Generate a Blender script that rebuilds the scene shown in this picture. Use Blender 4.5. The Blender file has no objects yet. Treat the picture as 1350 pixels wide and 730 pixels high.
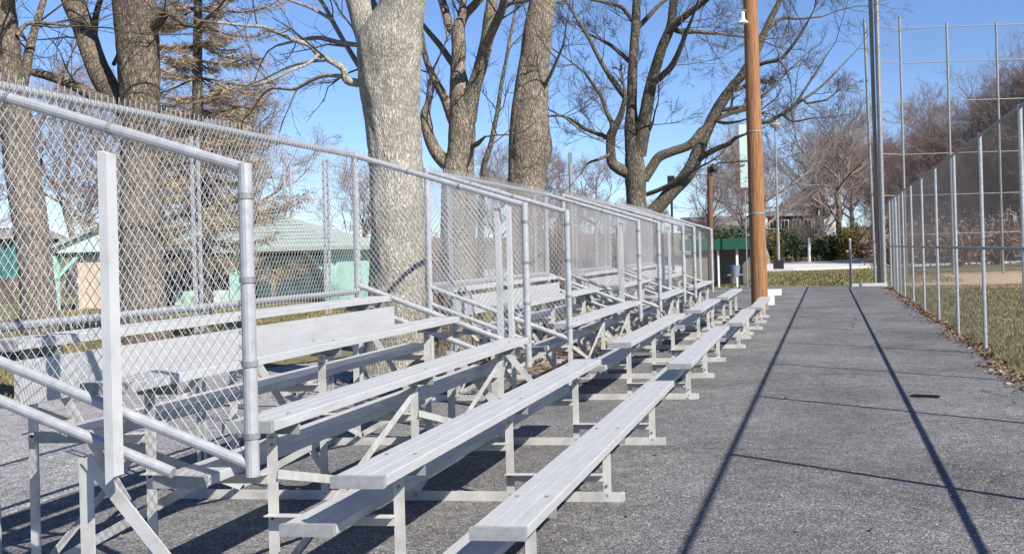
import bpy, math, random
import numpy as np
from mathutils import Matrix, Vector

R = math.radians
random.seed(7)
rng = np.random.default_rng(11)
scene = bpy.context.scene
COL = scene.collection

# ------------------------------------------------------------------ camera
YAW, PITCH, ROLL = 0.1478, 0.0042, 0.0272
cam_d = bpy.data.cameras.new("Camera")
cam = bpy.data.objects.new("Camera", cam_d)
COL.objects.link(cam)
fw = Vector((-math.sin(YAW) * math.cos(PITCH), math.cos(YAW) * math.cos(PITCH), math.sin(PITCH)))
rt = Vector((math.cos(YAW), math.sin(YAW), 0))
dn = fw.cross(rt)
rt2 = rt * math.cos(ROLL) + dn * math.sin(ROLL)
dn2 = dn * math.cos(ROLL) - rt * math.sin(ROLL)
M = Matrix((rt2, -dn2, -fw)).transposed().to_4x4()
M.translation = Vector((1.1484, -4.2386, 1.529))
cam.matrix_world = M
cam_d.sensor_width = 36.0
cam_d.lens = 1400.0 / 1350.0 * 36.0
cam_d.shift_x = -(860.0 - 675.0) / 1350.0
cam_d.shift_y = -(365.0 - 323.26) / 1350.0
cam_d.clip_start = 0.05
cam_d.clip_end = 3000
scene.camera = cam

# ------------------------------------------------------------------ sky and sun
TO_SUN = Vector((0.95, -0.70, 1.0)).normalized()
ELEV = math.asin(TO_SUN.z)
AZIM = math.atan2(TO_SUN.x, TO_SUN.y)
world = bpy.data.worlds.new("World")
scene.world = world
world.use_nodes = True
wn = world.node_tree.nodes
wl = world.node_tree.links
bg = wn["Background"]
sky = wn.new("ShaderNodeTexSky")
sky.sky_type = 'NISHITA'
sky.sun_disc = False
sky.sun_elevation = ELEV
sky.sun_rotation = AZIM
sky.altitude = 100
sky.air_density = 0.8
sky.dust_density = 0.0
sky.ozone_density = 4.0
tint = wn.new("ShaderNodeVectorMath")
tint.operation = 'MULTIPLY'
tint.inputs[1].default_value = (0.90, 0.95, 1.08)      # the deep clear winter blue of the photograph
wl.new(sky.outputs[0], tint.inputs[0])
wl.new(tint.outputs[0], bg.inputs[0])
bg.inputs[1].default_value = 0.088

sun_d = bpy.data.lights.new("sun", 'SUN')
sun_d.energy = 5.0
sun_d.angle = R(0.5)
sun_d.color = (1.0, 0.95, 0.86)
sun = bpy.data.objects.new("sun", sun_d)
COL.objects.link(sun)
sun.rotation_euler = (-TO_SUN).to_track_quat('-Z', 'Y').to_euler()

scene.view_settings.view_transform = 'Standard'
scene.view_settings.look = 'None'
scene.view_settings.gamma = 1.0
scene.view_settings.exposure = 0.74

# ------------------------------------------------------------------ materials
def mat(name, color, rough=0.6, metal=0.0, spec=None):
    m = bpy.data.materials.new(name)
    m.use_nodes = True
    b = m.node_tree.nodes["Principled BSDF"]
    b.inputs["Base Color"].default_value = (*color, 1)
    b.inputs["Roughness"].default_value = rough
    b.inputs["Metallic"].default_value = metal
    if spec is not None:
        b.inputs["Specular IOR Level"].default_value = spec
    return m

def noisy(name, stops, scale, rough=0.7, metal=0.0, detail=6, stretch=(1, 1, 1), bump=0.0, bscale=None,
          bdist=0.02, island=0.0, spec=None, kind='noise', nrough=0.6):
    """colour ramp over stretched object-space noise; optional bump; optional per-island value change"""
    m = mat(name, stops[0][1], rough, metal, spec)
    nt = m.node_tree; N = nt.nodes; L = nt.links
    b = N["Principled BSDF"]
    tc = N.new("ShaderNodeTexCoord")
    mp = N.new("ShaderNodeMapping")
    mp.inputs["Scale"].default_value = stretch
    L.new(tc.outputs["Object"], mp.inputs["Vector"])
    if kind == 'noise':
        t = N.new("ShaderNodeTexNoise")
        t.inputs["Scale"].default_value = scale
        t.inputs["Detail"].default_value = detail
        t.inputs["Roughness"].default_value = nrough
        out = t.outputs["Fac"]
    else:
        t = N.new("ShaderNodeTexVoronoi")
        t.feature = 'DISTANCE_TO_EDGE'
        t.inputs["Scale"].default_value = scale
        out = t.outputs["Distance"]
    L.new(mp.outputs[0], t.inputs["Vector"])
    cr = N.new("ShaderNodeValToRGB")
    els = cr.color_ramp.elements
    els[0].position, els[0].color = stops[0][0], (*stops[0][1], 1)
    els[1].position, els[1].color = stops[-1][0], (*stops[-1][1], 1)
    for p, c in stops[1:-1]:
        e = els.new(p); e.color = (*c, 1)
    L.new(out, cr.inputs[0])
    last = cr.outputs[0]
    if island:
        g = N.new("ShaderNodeNewGeometry")
        mr = N.new("ShaderNodeMapRange")
        mr.inputs["To Min"].default_value = 1 - island
        mr.inputs["To Max"].default_value = 1 + island
        L.new(g.outputs["Random Per Island"], mr.inputs["Value"])
        mx = N.new("ShaderNodeVectorMath"); mx.operation = 'SCALE'
        L.new(last, mx.inputs[0]); L.new(mr.outputs[0], mx.inputs["Scale"])
        last = mx.outputs[0]
    L.new(last, b.inputs["Base Color"])
    if bump:
        t2 = N.new("ShaderNodeTexNoise")
        t2.inputs["Scale"].default_value = bscale or scale
        t2.inputs["Detail"].default_value = 6
        L.new(mp.outputs[0], t2.inputs["Vector"])
        bp = N.new("ShaderNodeBump")
        bp.inputs["Strength"].default_value = bump
        bp.inputs["Distance"].default_value = bdist
        L.new(t2.outputs["Fac"], bp.inputs["Height"])
        L.new(bp.outputs[0], b.inputs["Normal"])
    return m

MAT = {}
def aluminium():
    m = noisy('brushed_aluminium', [(0.3, (.45, .45, .455)), (0.5, (.50, .50, .505)), (0.75, (.54, .54, .545))], 3.0,
              rough=0.42, metal=0.2, stretch=(10, 1.2, 10), bump=0.05, bscale=9, bdist=0.004)
    nt = m.node_tree; N = nt.nodes; L = nt.links
    b = N["Principled BSDF"]
    src = b.inputs["Base Color"].links[0].from_socket
    tc = N.new("ShaderNodeTexCoord")
    st = N.new("ShaderNodeTexNoise"); st.inputs["Scale"].default_value = 2.6; st.inputs["Detail"].default_value = 9; st.inputs["Roughness"].default_value = .72
    L.new(tc.outputs["Object"], st.inputs["Vector"])
    r1 = N.new("ShaderNodeMapRange"); r1.inputs["From Min"].default_value = .36; r1.inputs["From Max"].default_value = .56
    r1.inputs["To Min"].default_value = .90; r1.inputs["To Max"].default_value = 1.0
    L.new(st.outputs["Fac"], r1.inputs["Value"])
    sp = N.new("ShaderNodeTexNoise"); sp.inputs["Scale"].default_value = 55; sp.inputs["Detail"].default_value = 3
    L.new(tc.outputs["Object"], sp.inputs["Vector"])
    r2 = N.new("ShaderNodeMapRange"); r2.inputs["From Min"].default_value = .30; r2.inputs["From Max"].default_value = .42
    r2.inputs["To Min"].default_value = .86; r2.inputs["To Max"].default_value = 1.0
    L.new(sp.outputs["Fac"], r2.inputs["Value"])
    mu = N.new("ShaderNodeMath"); mu.operation = 'MULTIPLY'; L.new(r1.outputs[0], mu.inputs[0]); L.new(r2.outputs[0], mu.inputs[1])
    sc = N.new("ShaderNodeVectorMath"); sc.operation = 'SCALE'; L.new(src, sc.inputs[0]); L.new(mu.outputs[0], sc.inputs["Scale"])
    L.new(sc.outputs[0], b.inputs["Base Color"])
    r3 = N.new("ShaderNodeMapRange"); r3.inputs["From Min"].default_value = .35; r3.inputs["From Max"].default_value = .65
    r3.inputs["To Min"].default_value = .58; r3.inputs["To Max"].default_value = .34
    L.new(st.outputs["Fac"], r3.inputs["Value"]); L.new(r3.outputs[0], b.inputs["Roughness"])
    return m
MAT['alu'] = aluminium()
MAT['alu_leg'] = noisy('mill_aluminium', [(0.3, (.36, .35, .335)), (0.55, (.52, .51, .49)), (0.75, (.58, .57, .55))], 7.0, rough=0.5, metal=0.15, bump=0.05)
MAT['cap'] = noisy('cast_end_cap', [(0.3, (.22, .225, .23)), (0.7, (.32, .325, .33))], 20.0, rough=0.55, metal=0.1)
MAT['galv'] = noisy('galvanised_pipe', [(0.3, (.36, .365, .38)), (0.7, (.50, .505, .52))], 16.0, rough=0.4, metal=0.35, bump=0.03)
MAT['galv_dark'] = noisy('weathered_galvanised_pipe', [(0.3, (.17, .175, .18)), (0.7, (.33, .335, .34))], 14.0, rough=0.5, metal=0.3)
MAT['wire'] = mat('galvanised_wire', (.42, .425, .44), 0.4, 0.3)
MAT['wire_dark'] = mat('weathered_wire', (.12, .115, .11), 0.55, 0.2)
MAT['white_post'] = noisy('white_painted_steel', [(0.3, (.36, .365, .375)), (0.45, (.45, .455, .465)), (0.7, (.50, .505, .515))], 4.0, rough=0.5, detail=9)
MAT['pole_wood'] = noisy('varnished_pole_wood', [(0.32, (.035, .018, .010)), (0.40, (.19, .085, .036)), (0.52, (.30, .14, .058)), (0.68, (.38, .195, .09))], 7.0,
                         rough=0.75, stretch=(6, 6, .22), bump=0.8, bscale=10, bdist=0.03, detail=8, nrough=.68)
MAT['brown_pole'] = noisy('brown_stained_pole', [(0.3, (.10, .05, .03)), (0.7, (.17, .09, .05))], 8, rough=0.8, stretch=(3, 3, .4))
MAT['white'] = noisy('white_paint', [(0.3, (.72, .71, .68)), (0.7, (.82, .81, .79))], 4, rough=0.5)
MAT['dark_metal'] = mat('dark_metal', (.02, .02, .022), 0.5, 0.3)
MAT['grey_metal'] = noisy('grey_painted_metal', [(0.3, (.20, .21, .22)), (0.7, (.28, .29, .30))], 6, rough=0.5)
MAT['pole_grey'] = noisy('weathered_pole', [(0.3, (.20, .17, .145)), (0.7, (.34, .30, .26))], 5, rough=.85, stretch=(4, 4, .4))
MAT['grey_board'] = noisy('weathered_grey_board', [(0.3, (.15, .13, .11)), (0.7, (.24, .21, .18))], 5, rough=0.85, stretch=(1, 1, 6))
MAT['green_roof'] = noisy('green_painted_roof', [(0.3, (.010, .065, .04)), (0.7, (.02, .105, .065))], 4, rough=0.5)
MAT['mint'] = noisy('mint_paint', [(0.3, (.28, .50, .43)), (0.7, (.40, .62, .54))], 3, rough=0.6)
MAT['pale_mint'] = noisy('pale_mint_sheet', [(0.3, (.50, .64, .60)), (0.7, (.58, .70, .66))], 3, rough=.5)
MAT['teal'] = noisy('teal_paint', [(0.3, (.02, .14, .14)), (0.7, (.04, .20, .195))], 3, rough=0.6)
MAT['mural'] = noisy('faded_mural_paint', [(0.34, (.12, .26, .14)), (0.45, (.30, .50, .44)), (0.55, (.52, .58, .48)), (0.66, (.34, .52, .47))], 1.3, rough=.7, detail=3)
MAT['tan'] = noisy('tan_render', [(0.3, (.52, .42, .30)), (0.7, (.62, .52, .39))], 3, rough=0.85)
MAT['pale_roof'] = noisy('pale_green_shingle', [(0.3, (.24, .29, .265)), (0.7, (.36, .415, .385))], 9, rough=0.8, bump=0.2)
MAT['brick'] = noisy('red_brick', [(0.3, (.14, .065, .055)), (0.7, (.22, .11, .095))], 3, rough=0.9)
MAT['far_roof'] = noisy('grey_shingle', [(0.3, (.16, .15, .15)), (0.7, (.26, .25, .25))], 3, rough=0.9)
MAT['far_wall'] = noisy('pale_siding', [(0.3, (.60, .58, .54)), (0.7, (.72, .70, .66))], 2, rough=0.8)
MAT['glass'] = mat('dark_window_glass', (.03, .035, .045), 0.12)
MAT['pane'] = mat('blue_grey_bin', (.16, .20, .25), 0.5)
MAT['leaf'] = noisy('dry_leaf', [(0.25, (.05, .033, .022)), (0.45, (.13, .08, .05)), (0.6, (.21, .135, .085)), (0.75, (.36, .28, .20))], 1.7, rough=0.8, island=0.7)
MAT['grass_blade'] = noisy('winter_grass_blade', [(0.3, (.11, .11, .035)), (0.55, (.20, .17, .07)), (0.75, (.30, .25, .13))], .9, rough=0.8, island=0.4)
MAT['pebble'] = noisy('pebble', [(0.3, (.12, .115, .115)), (0.7, (.34, .33, .325))], 3.1, rough=0.9, island=0.5)
MAT['conifer'] = noisy('golden_needles', [(0.3, (.16, .12, .065)), (0.5, (.31, .235, .14)), (0.75, (.44, .35, .235))], 1.1, rough=0.85, island=0.4)
MAT['evergreen'] = noisy('dark_evergreen_leaf', [(0.3, (.012, .025, .010)), (0.6, (.04, .06, .02)), (0.8, (.09, .10, .035))], .8, rough=0.7, island=0.5)
MAT['olive'] = noisy('olive_shrub_leaf', [(0.3, (.14, .11, .02)), (0.7, (.30, .23, .05))], .9, rough=0.8, island=0.4)
MAT['brush'] = noisy('bare_red_brush', [(0.3, (.13, .075, .06)), (0.7, (.25, .16, .125))], 1.0, rough=0.9, island=0.3)

def bark(name, dark, mid, light, sc=1.0, bump=0.8):
    m = mat(name, mid, 0.9, 0, 0.2)
    nt = m.node_tree; N = nt.nodes; L = nt.links
    b = N["Principled BSDF"]
    tc = N.new("ShaderNodeTexCoord")
    mp = N.new("ShaderNodeMapping"); mp.inputs["Scale"].default_value = (30 * sc, 30 * sc, 9.0 * sc)
    L.new(tc.outputs["Object"], mp.inputs["Vector"])
    wob = N.new("ShaderNodeTexNoise"); wob.inputs["Scale"].default_value = 1.3; wob.inputs["Detail"].default_value = 3
    L.new(mp.outputs[0], wob.inputs["Vector"])
    add = N.new("ShaderNodeVectorMath"); add.operation = 'MULTIPLY_ADD'
    add.inputs[1].default_value = (2.2, 2.2, 2.2)
    L.new(wob.outputs["Color"], add.inputs[0]); L.new(mp.outputs[0], add.inputs[2])
    vo = N.new("ShaderNodeTexVoronoi"); vo.feature = 'DISTANCE_TO_EDGE'; vo.inputs["Scale"].default_value = 1.0
    L.new(add.outputs[0], vo.inputs["Vector"])
    cr = N.new("ShaderNodeValToRGB")
    e = cr.color_ramp.elements
    e[0].position, e[0].color = 0.0, (*dark, 1)
    e[1].position, e[1].color = 0.42, (*light, 1)
    k = e.new(0.12); k.color = (*mid, 1)
    L.new(vo.outputs["Distance"], cr.inputs[0])
    big = N.new("ShaderNodeTexNoise"); big.inputs["Scale"].default_value = 2.2; big.inputs["Detail"].default_value = 5
    L.new(tc.outputs["Object"], big.inputs["Vector"])
    mr = N.new("ShaderNodeMapRange"); mr.inputs["From Min"].default_value = .3; mr.inputs["From Max"].default_value = .7
    mr.inputs["To Min"].default_value = 0.72; mr.inputs["To Max"].default_value = 1.18
    L.new(big.outputs["Fac"], mr.inputs["Value"])
    mx = N.new("ShaderNodeVectorMath"); mx.operation = 'SCALE'
    L.new(cr.outputs[0], mx.inputs[0]); L.new(mr.outputs[0], mx.inputs["Scale"])
    L.new(mx.outputs[0], b.inputs["Base Color"])
    fine = N.new("ShaderNodeTexNoise"); fine.inputs["Scale"].default_value = 3.0; fine.inputs["Detail"].default_value = 8
    L.new(mp.outputs[0], fine.inputs["Vector"])
    sm = N.new("ShaderNodeMath"); sm.operation = 'MULTIPLY_ADD'; sm.inputs[1].default_value = 0.5
    L.new(fine.outputs["Fac"], sm.inputs[0]); L.new(vo.outputs["Distance"], sm.inputs[2])
    bp = N.new("ShaderNodeBump"); bp.inputs["Strength"].default_value = bump; bp.inputs["Distance"].default_value = 0.03
    L.new(sm.outputs[0], bp.inputs["Height"]); L.new(bp.outputs[0], b.inputs["Normal"])
    return m

MAT['bark_pale'] = bark('pale_grey_bark', (.15, .135, .11), (.38, .35, .30), (.50, .47, .41))
MAT['bark_brown'] = bark('brown_furrowed_bark', (.045, .036, .028), (.175, .14, .108), (.32, .265, .205))
MAT['bark_tan'] = bark('tan_bark', (.065, .054, .042), (.255, .213, .165), (.42, .36, .285))
MAT['bark_dark'] = bark('dark_ridged_bark', (.035, .03, .024), (.13, .115, .09), (.27, .245, .19), 0.7)
MAT['twig'] = noisy('dark_twig', [(0.3, (.055, .042, .034)), (0.7, (.13, .10, .08))], 3, rough=0.9)
MAT['twig_far'] = noisy('far_grey_brown_twig', [(0.3, (.16, .13, .12)), (0.7, (.29, .24, .22))], .6, rough=0.95)
MAT['twig_red'] = noisy('far_red_brown_twig', [(0.3, (.14, .09, .08)), (0.7, (.26, .175, .155))], .6, rough=0.95)

def asphalt(name='worn_asphalt', tone=1.0, patchy=.64):
    m = mat(name, (.16, .16, .165), 0.9, 0, 0.3)
    nt = m.node_tree; N = nt.nodes; L = nt.links
    b = N["Principled BSDF"]
    tc = N.new("ShaderNodeTexCoord")
    def noise(s, d, r=.6):
        t = N.new("ShaderNodeTexNoise"); t.inputs["Scale"].default_value = s; t.inputs["Detail"].default_value = d
        t.inputs["Roughness"].default_value = r
        L.new(tc.outputs["Object"], t.inputs["Vector"]); return t
    agg = N.new("ShaderNodeTexVoronoi"); agg.inputs["Scale"].default_value = 95
    L.new(tc.outputs["Object"], agg.inputs["Vector"])
    sep = N.new("ShaderNodeSeparateColor"); L.new(agg.outputs["Color"], sep.inputs[0])
    cr = N.new("ShaderNodeValToRGB"); e = cr.color_ramp.elements
    e[0].position, e[0].color = 0.0, (.062, .061, .062, 1)
    e[1].position, e[1].color = 1.0, (.33, .325, .32, 1)
    k = e.new(.45); k.color = (.135, .132, .136, 1)
    k = e.new(.86); k.color = (.205, .201, .202, 1)
    L.new(sep.outputs[0], cr.inputs[0])
    big = noise(.55, 7, .62); mid = noise(6, 6, .7)
    mr = N.new("ShaderNodeMapRange"); mr.inputs["From Min"].default_value = .3; mr.inputs["From Max"].default_value = .7
    mr.inputs["To Min"].default_value = patchy * tone; mr.inputs["To Max"].default_value = 1.36 * tone
    L.new(big.outputs["Fac"], mr.inputs["Value"])
    mr2 = N.new("ShaderNodeMapRange"); mr2.inputs["From Min"].default_value = .3; mr2.inputs["From Max"].default_value = .7
    mr2.inputs["To Min"].default_value = .72; mr2.inputs["To Max"].default_value = 1.24
    L.new(mid.outputs["Fac"], mr2.inputs["Value"])
    mu = N.new("ShaderNodeMath"); mu.operation = 'MULTIPLY'
    L.new(mr.outputs[0], mu.inputs[0]); L.new(mr2.outputs[0], mu.inputs[1])
    sc = N.new("ShaderNodeVectorMath"); sc.operation = 'SCALE'
    L.new(cr.outputs[0], sc.inputs[0]); L.new(mu.outputs[0], sc.inputs["Scale"])
    # hairline cracks, broken up so that only stretches of them show
    wv = N.new("ShaderNodeVectorMath"); wv.operation = 'MULTIPLY_ADD'; wv.inputs[1].default_value = (.55, .55, 0)
    wn_ = noise(1.6, 6, .65); L.new(wn_.outputs["Color"], wv.inputs[0]); L.new(tc.outputs["Object"], wv.inputs[2])
    ck = N.new("ShaderNodeTexVoronoi"); ck.feature = 'DISTANCE_TO_EDGE'; ck.inputs["Scale"].default_value = .42
    L.new(wv.outputs[0], ck.inputs["Vector"])
    lt = N.new("ShaderNodeMapRange"); lt.inputs["From Min"].default_value = .001; lt.inputs["From Max"].default_value = .006
    lt.inputs["To Min"].default_value = .45; lt.inputs["To Max"].default_value = 1.0
    L.new(ck.outputs["Distance"], lt.inputs["Value"])
    mk = noise(.33, 3, .5); mm = N.new("ShaderNodeMapRange"); mm.inputs["From Min"].default_value = .50; mm.inputs["From Max"].default_value = .56
    L.new(mk.outputs["Fac"], mm.inputs["Value"])
    mixc = N.new("ShaderNodeMath"); mixc.operation = 'MAXIMUM'; inv = N.new("ShaderNodeMath"); inv.operation = 'SUBTRACT'; inv.inputs[0].default_value = 1.0
    L.new(mm.outputs[0], inv.inputs[1]); L.new(lt.outputs[0], mixc.inputs[0]); L.new(inv.outputs[0], mixc.inputs[1])
    sc2 = N.new("ShaderNodeVectorMath"); sc2.operation = 'SCALE'; L.new(sc.outputs[0], sc2.inputs[0]); L.new(mixc.outputs[0], sc2.inputs["Scale"])
    L.new(sc2.outputs[0], b.inputs["Base Color"])
    fine = noise(120, 4, .7)
    ad = N.new("ShaderNodeMath"); ad.operation = 'ADD'
    L.new(fine.outputs["Fac"], ad.inputs[0]); L.new(agg.outputs["Distance"], ad.inputs[1])
    bp = N.new("ShaderNodeBump"); bp.inputs["Strength"].default_value = .55; bp.inputs["Distance"].default_value = .012
    L.new(ad.outputs[0], bp.inputs["Height"]); L.new(bp.outputs[0], b.inputs["Normal"])
    return m
MAT['asphalt'] = asphalt()
MAT['lane'] = asphalt('pale_worn_asphalt', 1.62, .85)
MAT['grass'] = noisy('winter_lawn', [(0.28, (.07, .065, .025)), (0.5, (.145, .125, .055)), (0.72, (.24, .20, .10))], 1.6, rough=0.95,
                     detail=10, nrough=.75, bump=0.4, bscale=30, bdist=.05)
MAT['dirt'] = noisy('tan_infield_dirt', [(0.3, (.36, .25, .16)), (0.7, (.50, .37, .25))], 2.0, rough=0.95, detail=8)
MAT['litter_soil'] = noisy('leafy_soil', [(0.3, (.06, .045, .03)), (0.5, (.15, .11, .075)), (0.75, (.27, .21, .15))], 7.0, rough=0.95, detail=10, bump=.5, bdist=.03)
MAT['concrete'] = noisy('pale_concrete', [(0.3, (.44, .42, .41)), (0.7, (.56, .54, .53))], .5, rough=0.9, detail=8)

# ------------------------------------------------------------------ mesh helpers
class MB:
    """collects shapes in world coordinates, then links them as ONE mesh object"""
    def __init__(s):
        s.v = []; s.q = []; s.t = []; s.n = 0; s.f = []
    def add(s, verts, quads=None, tris=None):
        verts = np.asarray(verts, float).reshape(-1, 3)
        if quads is not None and len(quads): s.q.append(np.asarray(quads, int).reshape(-1, 4) + s.n)
        if tris is not None and len(tris): s.t.append(np.asarray(tris, int).reshape(-1, 3) + s.n)
        s.v.append(verts); s.n += len(verts)
    def ngons(s, verts, faces):
        verts = np.asarray(verts, float).reshape(-1, 3)
        q = [f for f in faces if len(f) == 4]
        t = []
        for f in faces:
            if len(f) != 4:
                for i in range(1, len(f) - 1): t.append((f[0], f[i], f[i + 1]))
        s.add(verts, q, t)
    def box(s, lo, hi):
        x0, y0, z0 = lo; x1, y1, z1 = hi
        s.add([(x0, y0, z0), (x1, y0, z0), (x1, y1, z0), (x0, y1, z0), (x0, y0, z1), (x1, y0, z1), (x1, y1, z1), (x0, y1, z1)],
              [(0, 3, 2, 1), (4, 5, 6, 7), (0, 1, 5, 4), (1, 2, 6, 5), (2, 3, 7, 6), (3, 0, 4, 7)])
    def bar(s, a, b, w, h, up=(0, 0, 1)):
        """rectangular bar from a to b, w across, h along up"""
        a = np.asarray(a, float); b = np.asarray(b, float)
        d = b - a; d /= np.linalg.norm(d)
        u = np.asarray(up, float); u = u - d * (u @ d); u /= np.linalg.norm(u)
        c = np.cross(d, u)
        c = c * w / 2; u = u * h / 2
        vs = [a - c - u, a + c - u, a + c + u, a - c + u, b - c - u, b + c - u, b + c + u, b - c + u]
        s.add(vs, [(0, 3, 2, 1), (4, 5, 6, 7), (0, 1, 5, 4), (1, 2, 6, 5), (2, 3, 7, 6), (3, 0, 4, 7)])
    def angle(s, a, b, w, t, d1, d2):
        """L-section from a to b: two flanges of width w, thickness t along d1 and d2"""
        a = np.asarray(a, float); b = np.asarray(b, float)
        d1 = np.asarray(d1, float); d2 = np.asarray(d2, float)
        prof = [(0, 0), (w, 0), (w, t), (t, t), (t, w), (0, w)]
        vs = [p + d1 * i + d2 * j for p in (a, b) for i, j in prof]
        fs = [(i, (i + 1) % 6, 6 + (i + 1) % 6, 6 + i) for i in range(6)]
        s.add(vs, fs + [(0, 3, 2, 1), (0, 5, 4, 3), (6, 7, 8, 9), (6, 9, 10, 11)])
    def tube(s, pts, rad, k=8, caps=True):
        pts = np.asarray(pts, float)
        n = len(pts)
        rad = np.broadcast_to(np.asarray(rad, float), (n,))
        s.tubes(pts[None], rad[None], k)
        if caps:
            base = s.n - n * k
            c0 = s.n
            s.add([pts[0], pts[-1]])
            i = np.arange(k); j = (i + 1) % k
            s.t.append(np.stack([np.full(k, c0), base + j, base + i], 1))
            s.t.append(np.stack([np.full(k, c0 + 1), base + (n - 1) * k + i, base + (n - 1) * k + j], 1))
    def tubes(s, P, Rr, k):
        """P (m,n,3) polylines, Rr (m,n) radii, k sides; vectorised"""
        P = np.asarray(P, float); Rr = np.asarray(Rr, float)
        m, n, _ = P.shape
        T = np.empty_like(P)
        T[:, 1:-1] = P[:, 2:] - P[:, :-2]
        T[:, 0] = P[:, 1] - P[:, 0]; T[:, -1] = P[:, -1] - P[:, -2]
        T /= np.linalg.norm(T, axis=2, keepdims=True) + 1e-12
        ov = P[:, -1] - P[:, 0]
        ref = np.zeros((m, 3)); ax = np.argmin(np.abs(ov), axis=1); ref[np.arange(m), ax] = 1
        A = np.cross(T, ref[:, None, :]); A /= np.linalg.norm(A, axis=2, keepdims=True) + 1e-12
        B = np.cross(T, A)
        th = np.arange(k) * 2 * math.pi / k
        V = P[:, :, None, :] + Rr[:, :, None, None] * (np.cos(th)[None, None, :, None] * A[:, :, None, :] + np.sin(th)[None, None, :, None] * B[:, :, None, :])
        idx = np.arange(m * n * k).reshape(m, n, k)
        a = idx[:, :-1, :]; b = idx[:, 1:, :]
        a2 = np.roll(a, -1, axis=2); b2 = np.roll(b, -1, axis=2)
        s.add(V.reshape(-1, 3), np.stack([a, b, b2, a2], -1).reshape(-1, 4))
    def lathe(s, prof, c, k=16, axis=(0, 0, 1)):
        ax = Vector(axis).normalized()
        q = Vector((0, 0, 1)).rotation_difference(ax)
        vs = []
        for r, z in prof:
            for i in range(k):
                a = 2 * math.pi * i / k
                vs.append(tuple(q @ Vector((r * math.cos(a), r * math.sin(a), z)) + Vector(c)))
        fs = [(j * k + i, j * k + (i + 1) % k, (j + 1) * k + (i + 1) % k, (j + 1) * k + i) for j in range(len(prof) - 1) for i in range(k)]
        s.add(vs, fs)
    def prism(s, poly, ax, lo, hi):
        """poly in the two other axes, extruded along ax (0,1,2)"""
        n = len(poly)
        def pt(p, h):
            if ax == 0: return (h, p[0], p[1])
            if ax == 1: return (p[0], h, p[1])
            return (p[0], p[1], h)
        vs = [pt(p, lo) for p in poly] + [pt(p, hi) for p in poly]
        fs = [(i, (i + 1) % n, n + (i + 1) % n, n + i) for i in range(n)]
        fs += [tuple(range(n - 1, -1, -1)), tuple(range(n, 2 * n))]
        s.ngons(vs, fs)
    def mesh(s, name, material, org=(0, 0, 0), smooth=False):
        me = bpy.data.meshes.new(name)
        V = np.concatenate(s.v) - np.asarray(org, float)
        Q = np.concatenate(s.q) if s.q else np.zeros((0, 4), int)
        T = np.concatenate(s.t) if s.t else np.zeros((0, 3), int)
        me.vertices.add(len(V)); me.vertices.foreach_set("co", V.astype(np.float32).ravel())
        nl = Q.size + T.size
        me.loops.add(nl)
        me.loops.foreach_set("vertex_index", np.concatenate([Q.ravel(), T.ravel()]).astype(np.int32))
        me.polygons.add(len(Q) + len(T))
        st = np.concatenate([np.arange(len(Q)) * 4, Q.size + np.arange(len(T)) * 3]).astype(np.int32)
        me.polygons.foreach_set("loop_start", st)
        me.polygons.foreach_set("use_smooth", np.full(len(Q) + len(T), smooth, bool))
        me.update(calc_edges=True)
        me.validate()
        me.materials.append(material)
        return me
    def build(s, name, material, parent=None, org=None, smooth=False, kind=None):
        if org is None: org = ORG.get(parent.name, (0, 0, 0)) if parent else (0, 0, 0)
        o = bpy.data.objects.new(name, s.mesh(name, material, org, smooth))
        COL.objects.link(o)
        if parent:
            o.parent = parent
            ORG[o.name] = org
        else:
            o.location = org
            ORG[o.name] = org
        if kind: o["kind"] = kind
        return o
ORG = {}

def thing(name, label, cat, loc, group=None):
    o = bpy.data.objects.new(name, None)
    COL.objects.link(o)
    o.location = loc
    o.empty_display_size = .2
    o["label"] = label; o["category"] = cat
    if group: o["group"] = group
    ORG[o.name] = tuple(loc)
    return o

def tag(o, label, cat, group=None):
    o["label"] = label; o["category"] = cat
    if group: o["group"] = group
    return o

def clip_line(p, d, poly):
    """clip the infinite line p+t d (2D) to a convex CCW polygon -> (t0,t1) or None"""
    t0, t1 = -1e9, 1e9
    n = len(poly)
    for i in range(n):
        ax, ay = poly[i]; bx, by = poly[(i + 1) % n]
        nx, ny = -(by - ay), (bx - ax)
        den = nx * d[0] + ny * d[1]
        num = nx * (p[0] - ax) + ny * (p[1] - ay)
        if abs(den) < 1e-12:
            if num < 0: return None
            continue
        t = -num / den
        if den > 0: t0 = max(t0, t)
        else: t1 = min(t1, t)
    return (t0, t1) if t1 > t0 + 1e-4 else None

def chain_link(mb, poly, to3d, nrm, pitch=(.05, .075), shear=0.0, r=.0019, barbs=0.0, bulge=0.0):
    """two crossing families of woven wires filling the convex polygon (s, z)"""
    xs = [p[0] for p in poly]; zs = [p[1] for p in poly]
    w, h = pitch
    nrm = np.asarray(nrm, float) * r
    for fam, sg in ((0, 1), (1, -1)):
        d = np.array([w / 2, sg * h / 2 + shear * w / 2])
        span = (max(zs) - min(zs)) * w / h + .5
        x = min(xs) - span
        P = []
        while x < max(xs) + span:
            c = clip_line((x, poly[0][1] - shear * (poly[0][0] - x)), d, poly)
            if c:
                a = np.array((x, poly[0][1] - shear * (poly[0][0] - x))) + d * c[0]
                b = np.array((x, poly[0][1] - shear * (poly[0][0] - x))) + d * c[1]
                if bulge and np.linalg.norm(b - a) > .1:
                    m = (a + b) / 2
                P.append((to3d(*a) + nrm * (1 if fam else -1), to3d(*b) + nrm * (1 if fam else -1)))
            x += w
        if P:
            P = np.array(P)
            mb.tubes(P, np.full(P.shape[:2], r), 4)

# ------------------------------------------------------------------ the ground and the large structure
def struct(o):
    o["kind"] = "structure"; return o

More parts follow.
